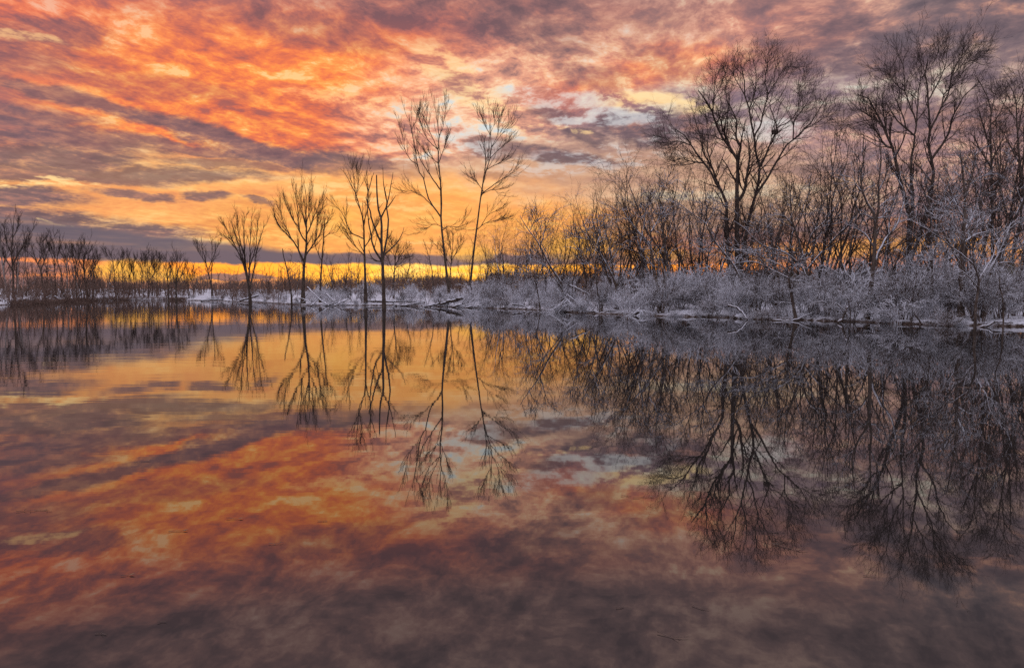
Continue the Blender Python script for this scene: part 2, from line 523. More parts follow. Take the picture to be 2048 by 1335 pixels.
# ------------------------------------------------------------------ lake outline and terrain
SHORE_PX = [(-60, 612.5), (0, 610.5), (60, 608), (130, 604.5), (180, 602.5), (260, 600.5), (340, 600), (390, 601), (450, 602.5), (510, 604.5), (570, 608), (620, 611), (700, 611), (790, 610.5),
            (850, 613), (960, 615.5), (1040, 618), (1100, 622), (1160, 626.5), (1240, 630.5), (1320, 632), (1420, 634), (1500, 637.5), (1600, 640.5), (1700, 644), (1800, 648), (1900, 651), (1990, 653), (2070, 654)]
shore = [on_water(*p) for p in SHORE_PX]
wob = np.random.default_rng(5)
fine = []
phase = wob.uniform(0, 6.28, 4)
for a, b in zip(shore[:-1], shore[1:]):
    k = max(2, int(np.linalg.norm(b - a) / 1.1))
    for t in np.arange(k) / k:
        q = a * (1 - t) + b * t
        rdir = q / np.linalg.norm(q)
        run = math.atan2(q[0], q[1]) * np.linalg.norm(q)
        sway = 0.55 * math.sin(run * 0.42 + phase[0]) + 0.4 * math.sin(run * 1.05 + phase[1]) + 0.3 * math.sin(run * 2.3 + phase[2])
        fine.append(q + rdir * (sway * (0.55 + 0.004 * np.linalg.norm(q)) + wob.normal(0, 0.22)))
LAKE = np.array(fine + [shore[-1]] + [np.array(p, float) for p in [(33, 28), (44, 12), (40, -12), (0, -16), (-70, -18), (-150, 10), (-150, 70)]])


def shore_dist(P):
    """signed distance to the lake outline: positive on land"""
    A, B = LAKE, np.roll(LAKE, -1, axis=0)
    best = np.full(len(P), 1e9)
    inside = np.zeros(len(P), bool)
    for a, b in zip(A, B):
        ab = b - a
        t = np.clip(((P - a) @ ab) / (ab @ ab), 0, 1)
        best = np.minimum(best, np.linalg.norm(P - (a + t[:, None] * ab), axis=1))
        cond = (a[1] > P[:, 1]) != (b[1] > P[:, 1])
        xint = a[0] + (P[:, 1] - a[1]) / (b[1] - a[1] if abs(b[1] - a[1]) > 1e-9 else 1e-9) * (b[0] - a[0])
        inside ^= cond & (P[:, 0] < xint)
    return np.where(inside, -best, best)


def ground_z(P):
    P = np.atleast_2d(np.asarray(P, float))
    sd = shore_dist(P)
    bumps = 0.16 * np.sin(P[:, 0] * 0.37 + 1.3 * np.sin(P[:, 1] * 0.21)) * np.sin(P[:, 1] * 0.29 + 0.7) + 0.09 * np.sin(P[:, 0] * 1.7 + P[:, 1] * 0.9) * np.sin(P[:, 1] * 1.3 - P[:, 0] * 0.4) + 0.07 * np.sin(P[:, 0] * 4.1 + 2 * np.sin(P[:, 1] * 1.9)) * np.sin(P[:, 1] * 3.3 + P[:, 0])
    lip = np.clip((sd + 0.5) / (1.25 + 0.5 * np.sin(P[:, 0] * 0.8 + P[:, 1] * 0.5)), 0, 1)
    lip = lip * lip * (3 - 2 * lip)
    rise = np.clip(sd - 0.4, 0, 60) * 0.042
    land = 0.13 + rise + bumps * np.clip(0.3 + sd / 3, 0, 1)
    return np.where(sd < -0.5, -0.5 - np.clip(-sd - 0.5, 0, 10) * 0.12, -0.5 + (land + 0.5) * lip)


def gz(x, y):
    return float(ground_z([[x, y]])[0])


# ------------------------------------------------------------------ materials
def new_mat(name):
    m = bpy.data.materials.new(name)
    m.use_nodes = True
    nt = m.node_tree
    b = nt.nodes['Principled BSDF']
    return m, NB(nt), b


def geo(nb, out):
    n = nb.nt.nodes.get('geo') or nb.nt.nodes.new('ShaderNodeNewGeometry')
    n.name = 'geo'
    return n.outputs[out]


def bark_mat(name, dark, light, snow_lo, snow_hi, snow_amt=1.0, grain=6.0, snow_col=(0.82, 0.82, 0.85)):
    """bark with snow lying on whatever faces the sky"""
    m, nb, b = new_mat(name)
    pos = geo(nb, 'Position')
    g1 = nb.noise(nb.mapping(pos, scale=(grain, grain, grain * 0.25)), 1.0, 5, 0.6, dims='3D')
    col = nb.mix(nb.rng(g1, 0.35, 0.65), dark, light)
    sepn = nb.nt.nodes.new('ShaderNodeSeparateXYZ')
    nb.nt.links.new(geo(nb, 'Normal'), sepn.inputs[0])
    patch = nb.noise(pos, 1.6, 3, 0.6, dims='3D')
    lump = nb.m('MULTIPLY_ADD', nb.m('SUBTRACT', patch, 0.5), 1.1, sepn.outputs[2])
    f = nb.m('MULTIPLY', nb.rng(lump, snow_lo, snow_hi), snow_amt)
    nb.put(b.inputs['Base Color'], nb.mix(f, col, snow_col))
    b.inputs['Roughness'].default_value = 0.9
    b.inputs['Specular IOR Level'].default_value = 0.15
    if grain:
        bump = nb.nt.nodes.new('ShaderNodeBump')
        bump.inputs['Strength'].default_value = 0.6
        bump.inputs['Distance'].default_value = 0.03
        nb.nt.links.new(g1, bump.inputs['Height'])
        nb.nt.links.new(bump.outputs[0], b.inputs['Normal'])
    return m


SN = (0.87, 0.87, 0.90)
BARK = bark_mat('bark', (0.05, 0.035, 0.027), (0.125, 0.09, 0.068), 0.75, 1.0, 0.5)
BARK_PALE = bark_mat('pale_bark', (0.20, 0.165, 0.145), (0.40, 0.34, 0.30), 0.65, 1.0, 0.8)
TWIG = bark_mat('twig_bark', (0.036, 0.024, 0.019), (0.070, 0.047, 0.037), 0.85, 1.1, 0.12)
BARK_SNOW = bark_mat('snowy_bark', (0.065, 0.046, 0.036), (0.15, 0.11, 0.084), 0.18, 0.42, snow_col=SN)
TWIG_SNOW = bark_mat('snowy_twig', (0.055, 0.038, 0.031), (0.11, 0.078, 0.064), 0.30, 0.62, snow_col=SN)
SHRUB_SNOW = bark_mat('snowy_shrub_twig', (0.10, 0.068, 0.056), (0.20, 0.14, 0.115), -0.62, -0.12, snow_col=SN)
BOUGH_SNOW = bark_mat('snow_laden_twig', (0.09, 0.064, 0.052), (0.18, 0.13, 0.105), 0.05, 0.35, snow_col=SN)
LOG_SNOW = bark_mat('snowy_log', (0.05, 0.036, 0.028), (0.13, 0.095, 0.075), 0.45, 0.65, snow_col=SN)
BRUSH = bark_mat('brown_brush', (0.13, 0.082, 0.064), (0.25, 0.165, 0.125), 0.9, 1.1, 0.15)
SHRUB_BROWN = bark_mat('bare_shrub_twig', (0.10, 0.066, 0.052), (0.19, 0.13, 0.10), 0.25, 0.6, 0.9, snow_col=SN)
WET = bark_mat('wet_wood', (0.10, 0.07, 0.055), (0.22, 0.16, 0.125), 0.95, 1.3, 0.15)

# ground: snow over leaf litter, dark wet soil at the waterline
GROUND, nb, b = new_mat('snowy_ground')
pos = geo(nb, 'Position')
sp = nb.nt.nodes.new('ShaderNodeSeparateXYZ')
nb.nt.links.new(pos, sp.inputs[0])
g_big = nb.noise(pos, 0.35, 4, 0.55, dims='3D')
g_fine = nb.noise(pos, 3.5, 6, 0.65, dims='3D')
litter = nb.mix(nb.rng(g_fine, 0.35, 0.65), (0.045, 0.03, 0.022), (0.16, 0.10, 0.065))
hgt = nb.m('ADD', sp.outputs[2], nb.m('MULTIPLY', nb.m('SUBTRACT', g_fine, 0.5), 0.7))
cover = nb.rng(hgt, 0.03, 0.20)
holes = nb.rng(nb.m('ADD', nb.m('MULTIPLY', g_fine, 0.7), nb.m('MULTIPLY', g_big, 0.3)), 0.36, 0.50)
nb.put(b.inputs['Base Color'], nb.mix(nb.m('MULTIPLY', cover, nb.m('MULTIPLY_ADD', holes, 0.75, 0.25)), litter, (0.84, 0.84, 0.87)))
b.inputs['Roughness'].default_value = 0.95
b.inputs['Specular IOR Level'].default_value = 0.1
bump = nb.nt.nodes.new('ShaderNodeBump')
bump.inputs['Strength'].default_value = 0.8
bump.inputs['Distance'].default_value = 0.12
nb.nt.links.new(g_fine, bump.inputs['Height'])
nb.nt.links.new(bump.outputs[0], b.inputs['Normal'])

# water: dark and almost still, with patches of faint ripple
WATER, nb, b = new_mat('lake_water')
pos = geo(nb, 'Position')
b.inputs['Base Color'].default_value = (0.020, 0.018, 0.016, 1)
b.inputs['IOR'].default_value = 2.65
b.inputs['Roughness'].default_value = 0.012
sp = nb.nt.nodes.new('ShaderNodeSeparateXYZ')
nb.nt.links.new(pos, sp.inputs[0])
patch = nb.rng(nb.noise(nb.mapping(pos, scale=(0.016, 0.05, 1)), 1.0, 4, 0.55), 0.40, 0.66)
left = nb.rng(nb.m('DIVIDE', sp.outputs[0], nb.m('ADD', nb.m('ABSOLUTE', sp.outputs[1]), 2.0)), 0.12, -0.30)
away = nb.rng(sp.outputs[1], 5.0, 22.0)
amt = nb.m('MULTIPLY', nb.m('MULTIPLY_ADD', nb.m('MULTIPLY', nb.m('MULTIPLY', left, away), nb.m('MULTIPLY_ADD', patch, 0.75, 0.25)), 0.85, 0.15), 1.0)
r1 = nb.noise(nb.mapping(pos, scale=(0.45, 2.6, 1), rot=0.06), 1.0, 3, 0.5)
r2 = nb.noise(nb.mapping(pos, scale=(0.25, 0.5, 1), rot=-0.2), 1.0, 2, 0.5)
hh = nb.m('ADD', nb.m('MULTIPLY', r1, 0.0019), nb.m('MULTIPLY', r2, 0.0034))
bump = nb.nt.nodes.new('ShaderNodeBump')
bump.inputs['Strength'].default_value = 1.0
bump.inputs['Distance'].default_value = 1.0
nb.nt.links.new(nb.m('MULTIPLY', hh, amt), bump.inputs['Height'])
nb.nt.links.new(bump.outputs[0], b.inputs['Normal'])

# ------------------------------------------------------------------ ground and water
azs = np.unique(np.concatenate([np.radians(np.arange(-46, 46.01, 0.3)), np.radians(np.arange(46, 314.1, 4.0))]))
radii = np.concatenate([[0.5, 3, 6, 9, 12, 15, 18, 21, 24, 27], np.arange(29, 60, 0.45), np.geomspace(60, 260, 110), np.geomspace(275, 4000, 22)])
na, nr = len(azs), len(radii)
GX = np.sin(azs)[None, :] * radii[:, None]
GY = np.cos(azs)[None, :] * radii[:, None]
pts = np.stack([GX.ravel(), GY.ravel()], 1)
zz = ground_z(pts)
gv = np.column_stack([pts, zz])
I = np.arange(na * nr).reshape(nr, na)
J = np.roll(I, -1, axis=1)
gq = np.stack([I[:-1], J[:-1], J[1:], I[1:]], -1).reshape(-1, 4)[:, ::-1]
gv = np.vstack([gv, [[0, 0, -1.7]]])
cap = np.stack([J[0], I[0], np.full(na, na * nr)], -1)[:, ::-1]
g = link_mesh('ground', gv, gq, GROUND, tris=cap)
tag(g, kind='structure')
wv = [(-160, -20, 0), (60, -20, 0), (60, 190, 0), (-160, 190, 0)]
wtr = link_mesh('water', wv, [(0, 1, 2, 3)], WATER, smooth=False)
tag(wtr, kind='structure')

# ------------------------------------------------------------------ trees
def grow_crown(stems, D, lv, rng, up=0.08, fat=1.0):
    """lv: list of dicts for successive levels on the stem batch"""
    rmin = max(0.00012 * D, 0.005) * fat
    batches = []
    cur = stems
    for i, L in enumerate(lv):
        nxt = []
        for P, R in cur:
            n = L.get('n', (6, 5, 4, 3)[min(i, 3)])
            nxt.append(offshoots(P, R, L['m'], L.get('t0', 0.25), L.get('t1', 0.98), L['l'], angle=L.get('a', 0.75), up=L.get('up', up), wig=L.get('w', 0.13),
                                 rr=L.get('rr', 0.55), rmin=rmin * (1.5 if i == 0 else 1.0), n=n, fall=L.get('f', 0.5), rng=rng, upstart=L.get('us', 0.25)))
        P = np.concatenate([a for a, _ in nxt])
        R = np.concatenate([a for _, a in nxt])
        batches.append((P, R, 4 if i == 0 else 3))
        cur = [(P, R)]
        # keep the leading ends of the stems bushy too
    return batches


def traced_tree(name, label, cat, D, trunk, limbs, r0, lv, group=None, mats=None, seed=1, depth=0.45, r1=0.25, up=0.08, sink=0.25, base_z=None, limb_r=0.55, crown_on_trunk=0.3, limb_t0=0.15):
    rng = np.random.default_rng(seed)
    bark, twig = mats or (BARK, TWIG)
    fat = 1.8 if twig in (TWIG_SNOW, SHRUB_SNOW, BOUGH_SNOW) else 1.0 if D < 80 else 0.9
    n = 16
    tr = spline(trunk, n)
    dep = D + np.cumsum(rng.normal(0, 0.004 * D / n, n)) * 3
    W_tr = np.array([at(x, y, d) for (x, y), d in zip(tr, dep)])
    zb = gz(W_tr[0, 0], W_tr[0, 1]) if base_z is None else base_z
    if W_tr[0, 2] > zb - sink:       # run the foot down into the ground
        foot = W_tr[0].copy()
        foot[2] = zb - sink
        W_tr = np.vstack([foot, W_tr])
        tr = np.vstack([tr[:1], tr])
        dep = np.concatenate([dep[:1], dep])
    else:
        W_tr[0, 2] = zb - sink
    s = np.linspace(0, 1, len(W_tr))
    r0 = r0 * 0.62
    R_tr = r0 * (1 - s * (1 - r1))
    R_tr[0] *= 1.6
    R_tr[1] *= 1.25
    R_tr[2] *= 1.06
    lib = [(tr, dep, R_tr)]
    stems = []
    for k, lb in enumerate(limbs):
        lp = spline(lb, n)
        allp = np.concatenate([a for a, _, _ in lib])
        alld = np.concatenate([a for _, a, _ in lib])
        allr = np.concatenate([a for _, _, a in lib])
        j = np.argmin(((allp - lp[0]) ** 2).sum(1))
        shift = (allp[j] - lp[0])[None, :] * np.linspace(1, 0, n)[:, None] ** 2
        lp = lp + shift
        Lm = np.linalg.norm(np.diff(lp, axis=0), axis=1).sum() * D / F
        sl = np.linspace(0, 1, n)
        dd = alld[j] + rng.uniform(-1, 1) * depth * Lm * sl ** 1.2 + rng.normal(0, 0.02) * Lm * np.sin(sl * 6)
        Wl = np.array([at(x, y, d) for (x, y), d in zip(lp, dd)])
        Wl[1:-1] += rng.normal(0, 0.003 * Lm, (n - 2, 3))
        rr0 = min(allr[j] * 0.92, limb_r * r0 * (0.6 + 0.6 * min(1.0, Lm / 10)))
        Rl = rr0 * (1 - sl * 0.78)
        lib.append((lp, dd, Rl))
        stems.append((Wl[None], Rl[None]))
    base = Vector((W_tr[0, 0], W_tr[0, 1], zb))
    root = empty(name, base)
    tag(root, label, cat, group)
    org = np.array(base)[None, None, :]
    tube_mesh([(W_tr[None] - org, R_tr[None], 8)], 'trunk', bark, root)
    for P, R in stems:
        tube_mesh([(P - org, R, 6)], 'limb', bark, root)
    cr = []
    if stems:
        cr.append((np.concatenate([p for p, _ in stems]), np.concatenate([r for _, r in stems])))
    l0 = dict(lv[0])
    batches = []
    seeds = []
    if cr:
        l0['t0'] = l0.get('t0', limb_t0)
        b1 = grow_crown(cr, D, [l0], rng, up, fat)
        seeds.append(b1[0][:2])
    lt = dict(lv[0]); lt['t0'] = crown_on_trunk
    lt['m'] = max(2, int(round(lt['m'] * lv[0].get('trunk', 1.0))))
    if lv[0].get('trunk', 1.0) > 0:
        b2 = grow_crown([(W_tr[None], R_tr[None])], D, [lt], rng, up, fat)
        seeds.append(b2[0][:2])
    P = np.concatenate([a for a, _ in seeds]); R = np.concatenate([a for _, a in seeds])
    batches.append((P, R, 4))
    if len(lv) > 1:
        batches += grow_crown([(P, R)], D, lv[1:], rng, up, fat)
    tube_mesh([(p - org, r, sd) for p, r, sd in batches], 'crown', twig, root)
    return root


def L3(m1, l1, m2, l2, m3, l3, trunk=1.0, crook=0.12, **kw):
    kw.setdefault('f', 0.68)
    out = [dict(m=m1, l=l1, trunk=trunk, w=crook, **kw), dict(m=m2, l=l2 * 1.1, a=kw.get('a', 0.7), f=0.4, t0=0.12, w=crook)]
    if m3: out.append(dict(m=m3, l=l3 * 1.1, a=kw.get('a', 0.7) * 0.95, f=0.3, t0=0.12, w=crook * 0.9))
    return out


# --- the tall slender pair
tall = traced_tree('tall_tree', 'tallest slender tree, with a forked trunk and thin upswept branches', 'tree', 95,
    [(900, 596), (895, 562), (891, 526), (886, 481), (882, 440), (883, 400), (882, 378), (879, 342), (876, 306), (878, 261), (872, 234), (870, 207), (868, 192)],
    [[(881, 438), (870, 422), (857, 402), (848, 363), (837, 335), (828, 288), (823, 257), (818, 228)],
     [(881, 381), (859, 349), (843, 324), (836, 302), (832, 282)],
     [(876, 309), (855, 282), (846, 259), (839, 236)],
     [(878, 263), (886, 250), (889, 230), (892, 210)],
     [(876, 320), (886, 300), (893, 285)],
     [(875, 300), (862, 270), (855, 250), (852, 235)],
     [(837, 336), (818, 318), (807, 288), (803, 263)],
     [(864, 412), (839, 388), (814, 379)],
     [(824, 262), (832, 245), (837, 230)],
     [(886, 458), (897, 451), (915, 454), (925, 446)],
     [(882, 448), (868, 446), (858, 455)],
     [(876, 335), (866, 320), (857, 312)]], 0.34, L3(9, 2.8, 5, 0.95, 3, 0.6, a=0.28, us=0.15, crook=0.06, f=0.3), seed=3, up=0.12, r1=0.10, crown_on_trunk=0.45, limb_t0=0.3, limb_r=0.42)
traced_tree('leaning_slender_tree', 'slender tree leaning right with one long low branch, next to the tallest slender tree', 'tree', 104,
    [(940, 580), (943, 544), (949, 490), (955, 445), (960, 405), (967, 360), (978, 324), (983, 302), (981, 270), (978, 243), (978, 222)],
    [[(983, 297), (996, 279), (1005, 268), (1016, 256), (1019, 243)],
     [(983, 302), (994, 275), (999, 255), (1002, 234)],
     [(984, 310), (1000, 296), (1016, 285)],
     [(981, 272), (972, 256), (965, 240)],
     [(981, 268), (988, 250), (990, 232)],
     [(965, 385), (996, 363), (1019, 349), (1037, 333)],
     [(967, 358), (972, 318), (969, 296)],
     [(973, 340), (990, 330), (1010, 320)],
     [(954, 466), (971, 449), (992, 441), (1010, 436)],
     [(956, 446), (974, 429), (992, 422), (1000, 428)],
     [(963, 380), (955, 366), (947, 358)], [(962, 395), (985, 380), (998, 388)]], 0.32, L3(9, 2.8, 5, 1.0, 3, 0.6, a=0.3, us=0.15, crook=0.07, f=0.3), seed=5, up=0.11, r1=0.10, crown_on_trunk=0.5, limb_t0=0.3, limb_r=0.42)

# --- dead and fan-shaped trees left of the pair
traced_tree('dead_tree', 'dead tree standing in the water with bare broken limbs and few twigs', 'tree', 87,
    [(768, 612), (766, 543), (763, 489), (763, 442), (757, 420), (754, 388), (753, 350)],
    [[(763, 515), (746, 489), (737, 440), (735, 418), (731, 394)],
     [(763, 489), (748, 452), (740, 425), (734, 395), (742, 365), (748, 345)],
     [(763, 440), (774, 414), (772, 396), (767, 366), (766, 335)],
     [(767, 519), (774, 480), (777, 446), (775, 416), (780, 381), (786, 345)],
     [(770, 512), (793, 487), (803, 470), (808, 454)],
     [(776, 414), (786, 400), (792, 390)],
     [(764, 530), (748, 522), (737, 500)]], 0.40, L3(3, 1.7, 2, 0.7, 0, 0, trunk=0.6, a=0.6), seed=8, up=0.12, r1=0.3, base_z=-0.3, mats=(BARK, TWIG), depth=0.3)
traced_tree('forked_tree', 'leafless tree with wide twiggy fork right behind the dead tree in the water', 'tree', 94,
    [(731, 575), (729, 510), (727, 446), (722, 424), (711, 386), (700, 366), (690, 345)],
    [[(726, 476), (701, 463), (686, 429), (673, 412)],
     [(728, 450), (736, 414), (736, 380), (733, 340)],
     [(722, 424), (712, 400), (716, 370), (720, 335)],
     [(711, 386), (708, 360), (706, 335)],
     [(729, 505), (710, 490), (690, 470)], [(729, 490), (745, 470), (752, 450)]], 0.30, L3(9, 2.5, 5, 1.0, 3, 0.6, a=0.32, crook=0.08, f=0.3), seed=9, r1=0.12, up=0.1)
traced_tree('fan_shaped_tree', 'wide fan-shaped leafless tree glowing against the yellow sky behind the tangled driftwood', 'tree', 97,
    [(606, 592), (607, 560), (608, 532), (612, 500), (613, 467), (612, 430), (613, 390)],
    [[(607, 523), (593, 493), (583, 478), (563, 457), (548, 431)],
     [(610, 490), (597, 462), (595, 420), (589, 385)],
     [(612, 505), (636, 474), (646, 450)],
     [(613, 470), (625, 442), (640, 403)],
     [(595, 457), (580, 430), (570, 402)],
     [(613, 455), (604, 420), (602, 384)],
     [(613, 450), (620, 415), (625, 386)],
     [(583, 478), (566, 440), (560, 410)],
     [(630, 480), (636, 440), (645, 415)]], 0.42, L3(10, 2.5, 5, 1.0, 3, 0.7, a=0.3, crook=0.07, f=0.3), seed=10, r1=0.10, up=0.12)
traced_tree('slim_tree', 'slim upright tree standing just right of the fan-shaped tree', 'tree', 99,
    [(640, 594), (643, 532), (647, 478), (649, 446), (651, 418)],
    [[(647, 470), (658, 465), (669, 465), (680, 462)], [(648, 455), (657, 440), (663, 425)], [(648, 460), (640, 440), (637, 425)], [(644, 520), (634, 500), (630, 480)]], 0.26, L3(7, 1.6, 4, 0.9, 2, 0.5, a=0.45, crook=0.08), seed=12, r1=0.15)
traced_tree('broken_snag', 'thin broken snag leaning left beside the fan-shaped tree', 'dead trunk', 96,
    [(583, 592), (578, 560), (572, 530), (567, 512), (565, 497)], [[(575, 545), (582, 520), (585, 500)]], 0.16, L3(4, 1.0, 3, 0.5, 0, 0), seed=13, r1=0.6)
traced_tree('multi_stem_tree', 'rounded tree with several stems rising from one foot, left of the fan-shaped tree', 'tree', 115,
    [(500, 592), (495, 556), (490, 520), (488, 470), (488, 424)],
    [[(497, 570), (487, 530), (477, 506), (458, 480), (441, 466)],
     [(498, 575), (500, 530), (501, 480), (503, 432)],
     [(500, 585), (508, 545), (512, 510), (520, 478), (530, 446)],
     [(494, 550), (480, 500), (468, 460), (462, 440)],
     [(489, 510), (478, 470), (474, 430)],
     [(500, 530), (512, 490), (516, 440)],
     [(477, 506), (460, 470), (450, 450)]], 0.34, L3(11, 2.0, 4, 1.1, 3, 0.65, a=0.36, crook=0.07, f=0.3), seed=14, r1=0.12, up=0.12)
traced_tree('pair_stem_tree', 'small round-topped tree with two thin stems, left of the multi-stem tree', 'tree', 150,
    [(424, 578), (420, 560), (411, 521), (404, 495), (400, 484)], [[(424, 572), (424, 530), (424, 489), (426, 478)], [(416, 540), (430, 505), (438, 485)], [(412, 525), (398, 505), (392, 492)]], 0.28, L3(10, 2.2, 4, 1.2, 3, 0.6, a=0.4, crook=0.07, f=0.3), seed=15, r1=0.15)
traced_tree('bushy_tree', 'low bushy tree behind the dead tree, crown reaching the grey cloud bank', 'tree', 112,
    [(787, 566), (789, 540), (791, 510), (793, 485)], [[(788, 550), (778, 520), (772, 500)], [(789, 535), (802, 510), (812, 495)], [(790, 520), (785, 490), (782, 478)], [(790, 540), (808, 520), (820, 512)]], 0.22, L3(9, 2.4, 6, 1.2, 3, 0.6), seed=16, r1=0.2)
traced_tree('small_round_tree', 'small tree half hidden behind the trunk of the tallest slender tree', 'tree', 122,
    [(900, 560), (902, 530), (905, 500), (907, 468)], [[(901, 540), (890, 510), (884, 480)], [(902, 525), (914, 500), (922, 480)], [(903, 510), (898, 480), (897, 462)], [(902, 530), (884, 505), (872, 490)]], 0.2, L3(8, 2.2, 6, 1.1, 3, 0.6, a=0.5), seed=17, r1=0.2)
traced_tree('crooked_sapling', 'thin crooked sapling left of the tallest slender tree, against the bright slit of sky', 'sapling', 112,
    [(866, 562), (864, 540), (857, 510), (850, 488), (846, 478)], [[(858, 515), (862, 495), (866, 480)]], 0.14, L3(6, 1.4, 4, 0.7, 0, 0), seed=18, r1=0.3)

# --- left shore trees
left_trees = [
    # px trunk, limbs, D, r0, label
    ([(27, 597), (26, 544), (23, 502), (26, 465), (28, 432)], [[(26, 525), (40, 500), (52, 482), (69, 452)], [(24, 505), (12, 480), (8, 450)], [(25, 480), (34, 460), (36, 440)], [(26, 540), (10, 515), (2, 500)]], 128, 0.36, 'tallest tree of the left shore, single straight trunk near the picture edge'),
    ([(16, 597), (10, 560), (4, 520), (1, 480), (2, 445)], [[(6, 535), (14, 510), (16, 480)], [(3, 505), (-8, 480), (-10, 455)]], 126, 0.3, 'tree with pale leaning trunk leftmost on the left shore'),
    ([(37, 592), (36, 550), (38, 520), (46, 490), (50, 465)], [[(37, 530), (30, 505), (28, 490)], [(40, 510), (52, 495), (58, 480)]], 133, 0.25, 'thin tree with curved foot close behind the tallest left shore tree'),
    ([(90, 590), (84, 560), (81, 540), (74, 525), (67, 505), (62, 488)], [[(82, 542), (90, 520), (98, 495), (103, 474)], [(88, 524), (86, 500), (88, 478)], [(76, 528), (84, 505), (80, 482)], [(72, 520), (58, 506), (54, 496)]], 130, 0.32, 'broad forked tree next right of the tallest left shore tree'),
    ([(112, 588), (110, 550), (109, 523), (107, 482)], [[(109, 530), (116, 510), (120, 490)], [(109, 525), (101, 505), (99, 488)]], 134, 0.24, 'narrow upright tree just right of the broad forked left shore tree'),
    ([(135, 592), (134, 550), (133, 520), (133, 490)], [[(134, 540), (127, 515), (124, 498)], [(134, 530), (141, 510), (144, 496)]], 138, 0.24, 'narrow grey tree between two curved white stumps on the left shore'),
    ([(153, 592), (151, 550), (152, 520), (150, 494)], [[(151, 540), (145, 515), (143, 500)], [(152, 530), (158, 510), (160, 498)]], 140, 0.24, 'narrow tree close against the darkest dense tree of the left shore'),
    ([(175, 596), (170, 560), (168, 540), (166, 515), (164, 494)], [[(169, 550), (176, 525), (178, 500)], [(169, 545), (158, 520), (157, 500)], [(168, 535), (171, 510), (172, 492)], [(172, 565), (183, 535), (188, 515)]], 136, 0.34, 'darkest dense tree of the left shore above a curved snowy branch'),
    ([(187, 594), (187, 555), (186, 530), (186, 507)], [[(187, 545), (193, 525), (195, 510)]], 150, 0.22, 'thin tree just right of the darkest dense left shore tree'),
    ([(232, 594), (229, 560), (228, 535), (224, 515), (222, 501)], [[(229, 545), (238, 525), (241, 510)], [(226, 525), (216, 512), (211, 503)]], 158, 0.24, 'tree with a lopsided forked top in the far middle of the left shore'),
    ([(246, 594), (245, 560), (244, 530), (246, 510)], [[(245, 545), (252, 525), (254, 512)]], 160, 0.2, 'slender tree right of the lopsided forked far tree'),
    ([(259, 594), (258, 560), (259, 524)], [[(258, 555), (264, 535), (266, 525)]], 164, 0.18, 'short thin far tree left of its twin before the bright slit of sky'),
    ([(270, 594), (268, 560), (267, 528)], [[(268, 555), (262, 540), (261, 530)]], 166, 0.18, 'short thin far tree in the row before the bright slit of sky'),
    ([(288, 595), (286, 560), (285, 520)], [[(286, 550), (280, 530), (278, 518)], [(286, 545), (291, 525), (293, 514)]], 162, 0.2, 'upright far tree left in the tight dark clump on the far shore'),
    ([(297, 595), (296, 560), (294, 530), (293, 508)], [[(296, 550), (302, 530), (304, 514)], [(295, 545), (288, 525), (287, 512)]], 160, 0.24, 'tallest tree of the tight dark clump on the far shore'),
    ([(305, 595), (304, 560), (303, 528)], [[(304, 555), (310, 540), (312, 530)]], 168, 0.18, 'short tree on the right side of the dark far clump'),
    ([(315, 595), (314, 560), (313, 530), (314, 514)], [[(314, 550), (320, 530), (321, 518)], [(314, 548), (308, 530), (307, 520)]], 166, 0.2, 'thin tree standing alone right of the dark far clump'),
    ([(337, 600), (336, 570), (334, 540), (332, 512)], [[(336, 560), (342, 540), (344, 525)], [(335, 550), (328, 530), (325, 518)]], 149, 0.24, 'dark-footed thin tree standing in the water left of the forked water tree'),
    ([(353, 603), (352, 572), (354, 550), (359, 530), (361, 516)], [[(352, 575), (346, 550), (342, 530)], [(353, 565), (366, 545), (372, 532)], [(355, 545), (352, 528), (352, 518)]], 128, 0.3, 'dark forked tree standing in the water off the far shore'),
    ([(378, 594), (377, 570), (374, 545)], [[(377, 570), (384, 555), (386, 545)]], 160, 0.18, 'small thin far tree between the forked water tree and the round-topped tree'),
]
for i, (trk, lbs, D, r0, lab) in enumerate(left_trees):
    traced_tree('shore_tree', lab, 'tree', D, trk, lbs, r0, L3((9, 10, 8)[i % 3], (2.2, 2.6, 1.9)[i % 3], 5, 1.0, (3, 3, 2, 3)[i % 4], 0.6, a=(0.32, 0.42, 0.36, 0.48)[i % 4], crook=0.08, f=0.3), group='bare trees along the left shore', seed=100 + i, r1=0.15, up=0.12,
                base_z=(-0.3 if 'in the water' in lab else None), mats=((BARK_PALE if i in (1, 2, 5) else BARK), TWIG), depth=0.35)

